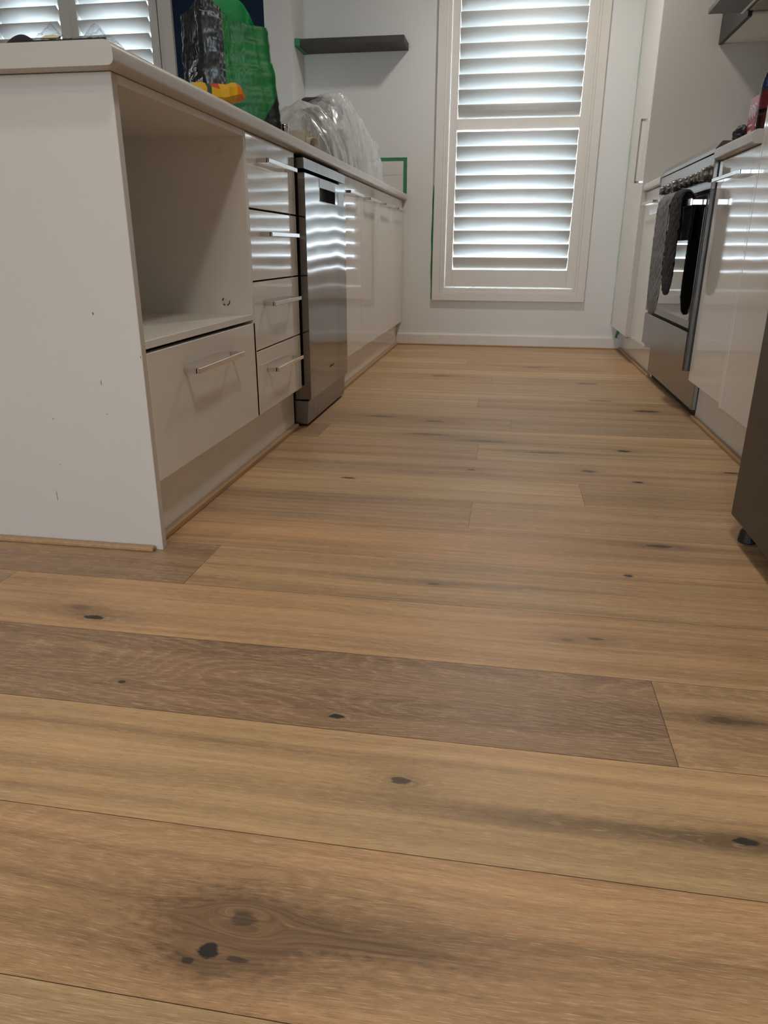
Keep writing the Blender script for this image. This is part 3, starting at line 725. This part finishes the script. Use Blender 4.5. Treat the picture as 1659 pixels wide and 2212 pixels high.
# ------------------------------------------------------------------ far wall: shelf, tiles, tape
tag(obj('floating_shelf', B(WL+.001, -.650, 4.552, YW-.001, 1.650, 1.684, .0008, 1), M['shelf']), 'charcoal timber floating shelf on the far wall', 'shelf')
def tape(label, bms, grp='strips of green painter tape left around the walls', m='tape'):
    return tag(obj('masking_tape', bms, M[m]), label, 'tape', grp)
bm = bmesh.new(); box(bm, -1.269, -1.240, 4.549, 4.5515, 1.648, 1.686); box(bm, -1.269, -1.242, 4.549, 4.735, 1.6470, 1.6495)
tape('green tape wrapped round the left end of the dark shelf', bm)
bm = bmesh.new(); box(bm, -.672, -.650, YW-.0015, YW-.0003, WT1+.001, 1.098); box(bm, -1.0, -.672, YW-.0015, YW-.0003, 1.079, 1.098)
tape('green tape corner above the end of the left worktop', bm)
bm = bmesh.new(); N = 26
for i in range(N):          # wavy half-peeled strip beside the window casing
    za, zb = .281+(.944-.281)*i/N, .281+(.944-.281)*(i+1)/N
    def wv(z): 
        s = (z-.281)/.663
        return .006+.007*math.sin(PI*min(1, s*1.02))**.7+.0015*math.sin(z*31)
    f = bm.faces.new([bm.verts.new(p) for p in ((-.4805-wv(za), YW-.001, za), (-.4805+.0005, YW-.0035, za), (-.4805+.0005, YW-.0035, zb), (-.4805-wv(zb), YW-.001, zb))])
bmesh.ops.remove_doubles(bm, verts=bm.verts, dist=1e-6); bmesh.ops.recalc_face_normals(bm, faces=bm.faces)
r_ = bmesh.ops.solidify(bm, geom=bm.faces[:], thickness=.0006)
tape('narrow peeling green tape down the left side of the window casing', bm)
bm = bmesh.new(); N = 20
for i in range(N):
    za, zb = .95+1.2*i/N, .95+1.2*(i+1)/N
    wv = lambda z: .0022+.0018*math.sin(z*17)+.001*math.sin(z*53)
    bm.faces.new([bm.verts.new(p) for p in ((-.4806-wv(za), YW-.0008, za), (-.4806, YW-.0008, za), (-.4806, YW-.0008, zb), (-.4806-wv(zb), YW-.0008, zb))])
tag(obj('paint_bleed', bm, M['greenstain']), 'thin pale green paint line beside the upper window casing', 'paint')
bm = bmesh.new(); N = 24
for i in range(N):
    za, zb = .15+2.1*i/N, .15+2.1*(i+1)/N
    wv = lambda z: .0022+.0014*math.sin(z*13)+.0012*math.sin(z*41)
    bm.faces.new([bm.verts.new(p) for p in ((PX-.001-wv(za), YW-.0008, za), (PX+.002, YW-.0008, za), (PX+.002, YW-.0008, zb), (PX-.001-wv(zb), YW-.0008, zb))])
tag(obj('paint_bleed', bm, M['greenstain']), 'thin pale green paint line where the pantry meets the far wall', 'paint')
bm = bmesh.new(); t_ = [(.663, .075), (.674, .068), (.690, .135), (.676, .139)]
prism(bm, t_, 'Y', YW-.0160, YW-.0145); box(bm, .672, .686, YW-.012, YW-.0145+.006, .09, .138)
tape('crumpled bit of green tape under the pantry door', bm)
bm = bmesh.new(); box(bm, -1.265, -.673, YW-.0012, YW-.0002, WT1, 1.078); tl = obj('splash_tile', bm, M['tile']); tag(tl, 'pale splashback tiles showing above the left worktop end', 'tiles')
bm = bmesh.new(); box(bm, -1.265, -.673, YW-.0016, YW-.0011, 1.000, 1.0025); obj('grout_line', bm, M['grout'], tl)

# ------------------------------------------------------------------ things on the left worktop
def catmull(P, u, closed=True):
    n = len(P); f = u*n if closed else u*(n-1); i = int(math.floor(f)); t = f-i
    g = (lambda k: P[k % n]) if closed else (lambda k: P[max(0, min(n-1, k))])
    a, b, c, d = g(i-1), g(i), g(i+1), g(i+2)
    return tuple(.5*((2*b[k])+(-a[k]+c[k])*t+(2*a[k]-5*b[k]+4*c[k]-d[k])*t*t+(-a[k]+3*b[k]-3*c[k]+d[k])*t**3) for k in range(len(b)))
def fbm(x, y, z, o=3):
    s = 0; a = 1
    for k in range(o): s += a*noise.noise(Vector((x, y, z))*(2**k)); a *= .5
    return s
# x, y, rim height of the bag outline, starting at the back-left corner and running to the front
BAG = [(-.985,2.32,1.215),(-.945,2.25,1.215),(-.905,2.19,1.225),(-.856,2.130,1.205),(-.825,2.128,1.200),(-.793,2.135,1.178),(-.765,2.145,1.155),(-.730,2.155,1.150),
       (-.690,2.170,1.145),(-.662,2.195,1.143),(-.705,2.27,1.160),(-.765,2.36,1.190),(-.800,2.385,1.230),(-.830,2.375,1.262),(-.905,2.36,1.265),(-.960,2.345,1.235)]
def bagpt(u, v, off=0.0):
    x, y, h = catmull(BAG, u % 1.0)
    cx, cy = -.815, 2.25
    fl = 1.0+.055*(1-v)**1.5+.03*math.sin(PI*v)
    x = cx+(x-cx)*fl; y = cy+(y-cy)*fl
    nx, ny = x-cx, y-cy; l = math.hypot(nx, ny); nx /= l; ny /= l
    z = WT1+.001+v*(h-WT1)
    g = (u*16) % 16
    if x > -.80: x -= (.026*v**1.2)*min(1, (x+.80)/.10)
    crk = .75 if g < 3 else .12
    wr = crk*(.008*abs(fbm(u*42, v*3.2, 3.1))+.004*fbm(u*70, v*22, 1.3))-.004
    wr += .006*fbm(x*7+4, y*7, z*9+v*3)+.0010*noise.noise(Vector((x*14+z*26, z*34-x*10, y*14)))
    if g < 3: wr -= .022*math.sin(PI*g/3)*max(0, v-.35)/.65        # gusset folded inwards
    wr -= .012*math.exp(-((v-.0)/.06)**2)*0
    return Vector((x+nx*(wr+off), y+ny*(wr+off), z+.004*fbm(u*9, v*3, 7)*v))
def bagmat(u, v):
    g = u*16
    if g < 3.0: return 1
    if g < 5.05+.10*math.sin(v*3): return 1
    if 8.9-1.5*max(0, .36-v)/.36 < g < 11 and v < .36: return 1
    return 0
M['baggreen'] = mat('green_woven_plastic', (.004, .150, .028), .42, bump=[((30, 30, 60), .0006, 3)], var=((14, 14, 60), .25, 3))
M['bagblack'] = mat('black_woven_plastic', (.008, .012, .012), .30, bump=[((50, 50, 30), .0012, 3)])
bm = bmesh.new(); grid(bm, bagpt, 256, 150, True, matfn=bagmat)
# inside face, a little way in, bright green liner
def inner(u, v):
    p = bagpt(u, v); c = Vector((-.815, 2.25, p.z)); return p+(c-p).normalized()*.0015
grid(bm, inner, 160, 60, True, mat=2)
def transl(name, col):
    m = bpy.data.materials.new(name); m.use_nodes = True; nt = m.node_tree; p = nt.nodes['Principled BSDF']; o = nt.nodes['Material Output']
    p.inputs['Base Color'].default_value = (*col, 1); p.inputs['Roughness'].default_value = .4
    t = nt.nodes.new('ShaderNodeBsdfTranslucent'); t.inputs[0].default_value = (*col, 1); mx = nt.nodes.new('ShaderNodeMixShader'); mx.inputs[0].default_value = .5
    nt.links.new(p.outputs[0], mx.inputs[1]); nt.links.new(t.outputs[0], mx.inputs[2]); nt.links.new(mx.outputs[0], o.inputs[0]); return m
M['bagliner'] = transl('bright_green_liner', (.01, .50, .12))
bag = obj('shopping_bag', bm, [M['baggreen'], M['bagblack'], M['bagliner']], None, 'all')
tag(bag, 'green and black reusable shopping bag standing open on the left worktop', 'bag')
pts = [bagpt((3.15+k*.25)/16, .90-.012*math.sin(k*.8), .0015) for k in range(9)]
obj('stitching', tube(bmesh.new(), pts, .0006, 6), M['edge'], bag)
# lettering wrapped on the crinkled gusset
M['white_ink'] = mat('white_ink', (.75, .77, .77), .5)
def wrap_text(lines):
    bm = bmesh.new(); dg = bpy.context.evaluated_depsgraph_get()
    for txt, u0, v0, size in lines:
        cu = bpy.data.curves.new('t', 'FONT'); cu.body = txt; cu.size = size; cu.resolution_u = 2
        o = bpy.data.objects.new('t', cu); C.objects.link(o); bpy.context.view_layer.update()
        me = bpy.data.meshes.new_from_object(o.evaluated_get(bpy.context.evaluated_depsgraph_get()))
        t = bmesh.new(); t.from_mesh(me)
        for v in t.verts:
            v.co = bagpt((u0+v.co.x/.075)/16, v0+v.co.y/.23+v.co.x*.55, .0030)
        merge(bm, t); bpy.data.meshes.remove(me); bpy.data.objects.remove(o); bpy.data.curves.remove(cu)
    return bm
obj('lettering', wrap_text([('Made from', 1.15, .430, .024), ('at least 70%', 1.10, .345, .024), ('recycled content', 1.00, .255, .024)]), M['white_ink'], bag)

# yellow crumpled packet
M['yellow'] = mat('yellow_foil', (.72, .40, .015), .28, bump=[((60, 60, 60), .002, 3)])
M['redfoil'] = mat('red_foil', (.55, .06, .02), .3); M['greenfoil'] = mat('dark_green_foil', (.02, .07, .03), .3); M['orangefoil'] = mat('orange_foil', (.75, .22, .01), .28)
ax = Vector((.72, .62, 0)).normalized()*1.0; ax = Vector((.80, .58, 0)).normalized(); sd_ = Vector((-ax.y, ax.x, 0)); c0 = Vector((-.722, 1.850, 0))
def packet(u, v):
    s = u*2-1; a = 2*PI*v
    prof = max(.0, 1-abs(s)**5.0)**.5
    hw = .042*(.75+.25*prof)+.004*noise.noise(Vector((s*4, 2, 0))); hh = .0225*prof+.0022
    lift = .018*max(0, s-.35)/.65+.002
    p = c0+ax*(s*.072)+sd_*(hw*math.cos(a))
    z = WT1+.001+hh*(1+math.sin(a))+lift+.0035*fbm(s*5, a*1.2, 2)*(1 if math.sin(a) > -.3 else 0)
    return Vector((p.x, p.y, max(z, WT1+.0008)))
def pmat(u, v):
    if .34 < u < .44: return 2
    if .44 < u < .56 and .12 < v < .40: return 1
    if u > .86: return 3
    return 0
bm = bmesh.new(); grid(bm, packet, 14, 9, False, matfn=pmat); bmesh.ops.remove_doubles(bm, verts=bm.verts, dist=1e-5)
pk = obj('food_packet', bm, [M['yellow'], M['redfoil'], M['greenfoil'], M['orangefoil']], None, False)
tag(pk, 'crumpled yellow and orange food packet in front of the green bag', 'packet')
bm = bmesh.new()
for k in range(9):      # black splash drawing on the front of the packet
    a = 2*PI*k/9; r0, r1 = .006, .016+.004*(k % 2)
    q = [packet(.66+.045*(math.cos(a+e)*r/.016)*.9, .93+.055*(math.sin(a+e)*r/.016)) for r, e in ((r0, -.35), (r1, 0), (r0, .35))]
    try: bm.faces.new([bm.verts.new(p+Vector((.0006, -.0015, .0012))) for p in q])
    except Exception: pass
obj('printed_splash', bm, M['black'], pk)
def blob(cx, cy, cz, rx, ry, rz, seed, amp, sub=4, sq=2.0):
    bm = bmesh.new(); bmesh.ops.create_icosphere(bm, subdivisions=sub, radius=1)
    for v in bm.verts:
        n = v.co.normalized(); r = 1+amp*fbm(n.x*2+seed, n.y*2, n.z*2, 3)
        v.co = Vector((cx+n.x*rx*r, cy+n.y*ry*r, max(cz+n.z*rz*r, cz-rz)))
    return bm
tag(obj('crumpled_tissue', blob(-.800, 1.86, WT1+.0275, .018, .018, .027, 3, .35), mat('cream_tissue', (.70, .60, .50), .8), None, 'all'), 'small cream crumpled ball of paper left of the yellow packet', 'paper')
bm = bmesh.new(); cyl(bm, (-.694, 2.345, WT1), (-.694, 2.345, .926), .010, .0115, n=20, bev=.001); cyl(bm, (-.694, 2.345, .926), (-.694, 2.345, .934), .0125, n=20, bev=.002)
tag(obj('metal_cap', bm, M['chrome'], None, True), 'small shiny metal cap beside the right edge of the green bag', 'cap')

# card tube with a loose card sheet over it
t = thing('cardboard_tube', 'open cream cardboard tube lying on the left worktop', 'tube', (-.78, 2.76, WT1))
p0 = Vector((-.694, 2.700, WT1+.0245)); p1 = Vector((-.90, 2.835, WT1+.0245))
def tubewall(r):
    d = (p1-p0).normalized(); q = d.to_track_quat('Z', 'Y')
    return lambda u, v: p0+(p1-p0)*v+q @ Vector((r*math.cos(2*PI*u), r*math.sin(2*PI*u), 0))
bm = bmesh.new(); a_ = grid(bm, tubewall(.0235), 36, 1, True); b2 = grid(bm, tubewall(.0215), 36, 1, True)
for i in range(36):
    for j in (0, 1): bm.faces.new((a_[i][j], a_[(i+1) % 36][j], b2[(i+1) % 36][j], b2[i][j]))
bmesh.ops.recalc_face_normals(bm, faces=bm.faces); obj('tube_wall', bm, M['cardboard'], t, True)
def sheet(u, v):
    a = Vector((-.712, 2.672)); b = Vector((-.865, 2.70)); side = Vector((-.15, .98)).normalized()
    p = a+(b-a)*v+side*((u-.35)*.13)
    z = WT1+.0530+.010*math.sin(PI*min(1, u*1.1))-.020*max(0, u-.7)-.034*max(0, .35-u)/.35+.003*math.sin(v*5+u*3)+.012*v
    return Vector((p.x, p.y, z))
bm = bmesh.new(); grid(bm, sheet, 14, 18); bmesh.ops.solidify(bm, geom=bm.faces[:], thickness=.0012)
tag(obj('card_sheet', bm, M['cardboard'], None, 'all'), 'curled cream card sheet resting on the cardboard tube', 'card')

# appliance under a clear plastic sheet
t = thing('covered_appliance', 'dark grey appliance dimly visible beneath the clear plastic sheet', 'appliance', (-.80, 3.40, WT1))
obj('base', B(-.88, -.705, 3.26, 3.50, WT1, .935, .008), M['black'], t)
obj('column', B(-.90, -.82, 3.28, 3.48, .936, 1.12, .012), mat('grey_plastic', (.30, .30, .30), .4), t)
obj('head', B(-.90, -.755, 3.27, 3.47, 1.105, 1.172, .02, 3), mat('dark_grey_plastic', (.06, .065, .08), .35), t)
obj('jug', cyl(bmesh.new(), (-.765, 3.39, .936), (-.765, 3.39, 1.06), .05, .045, n=28, bev=.004), mat('beige_plastic', (.42, .38, .33), .4), t)
RIDGE = [(-.885,2.97,.93),(-.873,3.0,1.035),(-.861,3.05,1.105),(-.845,3.10,1.125),(-.825,3.16,1.118),(-.805,3.28,1.180),(-.772,3.36,1.196),(-.745,3.42,1.190),(-.700,3.50,1.132),(-.668,3.60,1.076),(-.650,3.72,1.046),(-.641,3.82,1.024),(-.648,3.93,.975),(-.655,3.97,.90)]
def drape(u, v):
    """u along the worktop, v over the ridge from the front edge to the back"""
    x, y, z = catmull(RIDGE, u*.999, False)
    x = min(x, -.662) if u > .8 else x
    z = max(z, WT1+.003)
    H = z-WT1; xf = -.664-.05*max(0, .25-u)/.25; xb = -1.14+.10*u
    if v < .5:
        s = 1-v*2; px = x+(xf-x)*(s**1.15); pz = WT1+.002+(H-.002)*(1-s**2.6)**.8 if s < 1 else WT1+.002
        yy = y-(.05*s)*(1-u)
    else:
        s = v*2-1; px = x+(xb-x)*(s**1.1); pz = WT1+.002+(H-.002)*(1-s**2.0)**.8 if s < 1 else WT1+.002
        yy = y+.18*s*(1-u)
    k = math.sin(PI*min(1, max(0, v)))**.3
    fold = (.013*abs(fbm(u*26+v*2, v*2.0, 5.0, 3))+.006*math.sin(u*95+4*v+3*noise.noise(Vector((u*8, v*3, 1))))*(1-.5*k))*(1-.35*math.exp(-((v-.5)/.06)**2))
    nx = 1 if v < .5 else -1
    sc2 = min(1, H/.08)
    pz2 = max(WT1+.0015, pz+.012*fbm(u*14, v*5, 9)*k*sc2-.002)
    return Vector((min(px+nx*(fold-.006)*sc2*abs(v-.5)*2, -.652), yy+.010*fbm(u*20, v*6, 2)*sc2, pz2))
bm = bmesh.new(); grid(bm, drape, 170, 70)
tag(obj('plastic_sheet', bm, M['film'], None, 'all'), 'crinkled clear plastic dust sheet draped over things on the left worktop', 'plastic sheet')

# bits on the near end of the left worktop
bm = bmesh.new()
def mattop(u, v):
    x = -.822+.158*u-.10*v*u; y = 1.258+.15*v
    return Vector((x+.001*noise.noise(Vector((u*20, v*9, 0))), y, WT1+.0062+.0012*fbm(u*14, v*9, 1)+.0015*u*0))
grid(bm, mattop, 60, 20); 
for f in list(bm.faces): pass
prism(bm, [(-.822, 1.259), (-.666, 1.259), (-.764, 1.406), (-.822, 1.406)], 'Z', WT1+.0004, WT1+.006)
rr = random.Random(5)
for k in range(520):
    x = rr.uniform(-.820, -.664); e = rr.random(); y = 1.262+.006*rr.random() if e < .6 else rr.uniform(1.262, 1.39)
    x = -.822+(x+.822)*(1-.63*(y-1.259)/.147); h = rr.uniform(.0015, .0040); dx = rr.uniform(-.002, .003)+(.004*max(0, (x+.70)/.04) if x > -.70 else 0); w_ = .0006
    b0 = Vector((x, y, WT1+.0055)); q = b0+Vector((dx, rr.uniform(-.002, .001), h+.0012*max(0, (x+.70)/.04)))
    bm.faces.new([bm.verts.new(p) for p in (b0-Vector((w_, 0, 0)), b0+Vector((w_, 0, 0)), q)])
tag(obj('bristle_mat', bm, M['black']), 'thin black bristly mat on the near end of the left worktop', 'mat')
def cone_pt(u, v):
    a = 2*PI*u; s = v
    r = (1-s)**.55
    x = -.832+.030*r*math.cos(a)+.004*s; y = 1.285+.024*r*math.sin(a); z = WT1+.0005+.0215*(s**.85)
    if math.cos(a) > 0: x += .010*math.cos(a)*(1-s)**2
    return Vector((x, y, z))
tag(obj('black_cap', (lambda b: (grid(b, cone_pt, 40, 20, True), b)[1])(bmesh.new()), M['black'], None, 'all'), 'smooth black humped object at the left end of the bristly mat', 'object')
bm = bmesh.new(); PK = [(-.782, 1.300, .0335, .020), (-.706, 1.305, .0335, .017), (-.745, 1.32, .016, .028), (-.683, 1.31, .016, .02)]
def crumple(u, v):
    x = -.808+.135*u; y = 1.272+.09*v; h = 0
    for px, py, ph, pr in PK:
        d = math.hypot(x-px, (y-py)*.8); h = max(h, ph*max(0, 1-d/pr/1.55))
    h = max(h, .012*(1-abs(2*v-1))+.004*fbm(u*9, v*6, 3)); h *= min(1, 12*u, 12*(1-u))
    return Vector((x+.003*fbm(u*7, v*7, 1), y+.003*fbm(u*7, v*7, 4), WT1+.0095+max(0, h-.002)+.0030*fbm(u*22, v*22, 8)*min(1, 8*u, 8*(1-u))))
grid(bm, crumple, 60, 36); tag(obj('plastic_bag', bm, M['filmclear'], None, 'all'), 'crumpled clear plastic bag with two peaks on the black mat', 'plastic bag')
bm = bmesh.new(); prism(bm, [(-.785, WT1+.0108), (-.775, WT1+.0145), (-.760, WT1+.0152), (-.748, WT1+.0128), (-.752, WT1+.0105)], 'Y', 1.266, 1.271)
tag(obj('paper_scrap', bm, mat('yellow_paper', (.65, .55, .30), .7)), 'small yellowish paper scrap under the crumpled clear bag', 'paper')

# ------------------------------------------------------------------ things on the right worktop
t = thing('pink_box', 'pink and red carton with white lettering on the right worktop', 'box', (.70, 2.565, WT1))
d1 = Vector((0.0, -1, 0)); 
M['pink'] = mat('pink_card', (.62, .30, .40), .5); M['redcard'] = mat('red_card', (.40, .045, .065), .5)
obj('upper_carton', B(.682, .735, 2.525, 2.603, .965, 1.011, .001, 1), M['pink'], t)
obj('lower_carton', B(.682, .735, 2.525, 2.603, WT1+.0005, .965, .001, 1), M['redcard'], t, label='red lower part of the carton')
bm = bmesh.new(); r5 = random.Random(9)
for k in range(7):
    y = 2.532+k*.0098; zt = .972+.004*math.sin(k*2.3)
    tube(bm, [(.6812, y, zt-.016), (.6812, y+.002, zt+.004), (.6812, y-.004, zt+.013), (.6812, y+.004, zt+.016)], .0011, 5)
for k in range(4): box(bm, .6808, .6818, 2.550+k*.009, 2.556+k*.009, .933, .938)
for k in range(3): box(bm, .6808, .6818, 2.551+k*.012, 2.559+k*.012, .906, .922)
obj('white_lettering', bm, M['white_ink'], t)
t = thing('drink_bottle', 'clear plastic bottle with red label cropped by the right edge', 'bottle', (.722, 2.475, WT1))
cxb, cyb = .708, 2.472
def lathe(pr, n=40):
    bm = bmesh.new(); grid(bm, lambda u, v: (lambda q: Vector((cxb+q[0]*math.cos(2*PI*u), cyb+q[0]*math.sin(2*PI*u), q[1])))(catmull(pr, v*.9999, False)), n, 50, True); return bm
obj('bottle_wall', lathe([(.001, WT1+.001), (.036, WT1+.001), (.038, WT1+.012), (.038, .96), (.038, 1.005), (.036, 1.035), (.028, 1.058), (.016, 1.078), (.012, 1.10)]), glassm if 'glassm' in globals() else glass('bottle_plastic', (.86, .91, .93), .05), t, 'all')
obj('label_band', lathe([(.0385, .962), (.0387, .985), (.0385, 1.008)]), mat('dark_red_label', (.12, .010, .015), .3), t, 'all', label='dark red wrap-around label')
obj('contents', lathe([(.001, WT1+.004), (.034, WT1+.004), (.0355, .93), (.0355, .955), (.001, .9555)]), mat('red_contents', (.11, .012, .016), .2), t, 'all')
obj('blue_print', lathe([(.0372, 1.018), (.0365, 1.028), (.034, 1.040)]), mat('blue_dotted_print', (.10, .14, .38), .35, var=((400, 400, 400), .7, 2)), t, 'all')
bm = bmesh.new(); cyl(bm, (cxb, cyb, 1.100), (cxb, cyb, 1.122), .015, n=28, bev=.002); obj('cap', bm, M['white_ink'], t, True)
bm = blob(.676, 2.645, WT1+.0245, .020, .042, .024, 11, .28); 
tag(obj('cloth_pouch', bm, mat('dark_navy_cloth', (.012, .014, .026), .6, bump=[((80, 80, 80), .003, 3)]), None, 'all'), 'dark navy crumpled pouch between the cooker and the pink carton', 'pouch')

# ------------------------------------------------------------------ oven mitts over the rail
def mitt(yc, hw, zb, label, xo, matn, seed, lean=0.0):
    t = thing('oven_mitt', label, 'oven mitt', (.59, yc, zb))
    path = [(.622, .62), (.6225, .70), (.619, .752), (.606, .772), (.592, .773), (.581-xo, .757), (.577-xo, .72)]+[(.577-xo+.0005*k, .72+(zb-.72)*k/5) for k in range(1, 6)]
    L = len(path)
    def pt(u, v, side):
        x, z = catmull(path, v*.9999, False)
        s = u*2-1
        front_ = max(0, (v-.5)/.5)
        wdt = hw*(1+.10*math.sin(front_*PI))
        if v > .86: q = (v-.86)/.14; wdt *= math.sqrt(max(0.0, 1-q*q))*.97+.03
        if v < .05: wdt *= .96
        yy = yc+s*wdt+lean*front_
        th = .011*(1-abs(s)**4)*(1-.6*max(0, (v-.93)/.07))
        fz = (z*85+yy*85); gz = (z*85-yy*85)
        q = .0050*(abs(math.sin(fz))*abs(math.sin(gz)))**.5 + .003*fbm(yy*20, z*14, seed)
        if .60 > z > .55 and False: q -= .004
        # outward direction along the path
        e = .002; x2, z2 = catmull(path, min(.9999, v+e), False); x1, z1 = catmull(path, max(0, v-e), False)
        tx, tz = x2-x1, z2-z1; l = math.hypot(tx, tz) or 1; nx, nz = tz/l, -tx/l
        o = (th+q)*(1 if side > 0 else -.3)
        return Vector((x+nx*o, yy, z+nz*o))
    bm = bmesh.new(); grid(bm, lambda u, v: pt(u, v, 1), 44, 110); grid(bm, lambda u, v: pt(u, v, -1), 30, 80)
    obj('quilted_body', bm, M[matn], t, 'all')
    bm = bmesh.new()
    for s in (0, 1): tube(bm, [pt(s, .30+.67*k/40, 1) for k in range(41)], .0028, 6)
    obj('piping', bm, M['piping'] if matn == 'mitt' else M['mittshade'], t, label='edge binding')
    return t
mitt(3.185, .105, .337, 'grey quilted oven mitt hanging longest from the cooker rail', 0, 'mitt', 3)
mitt(2.968, .076, .425, 'grey oven mitt on the cooker rail nearer the viewer, colour darkened for shadow', -.004, 'mittshade', 8)
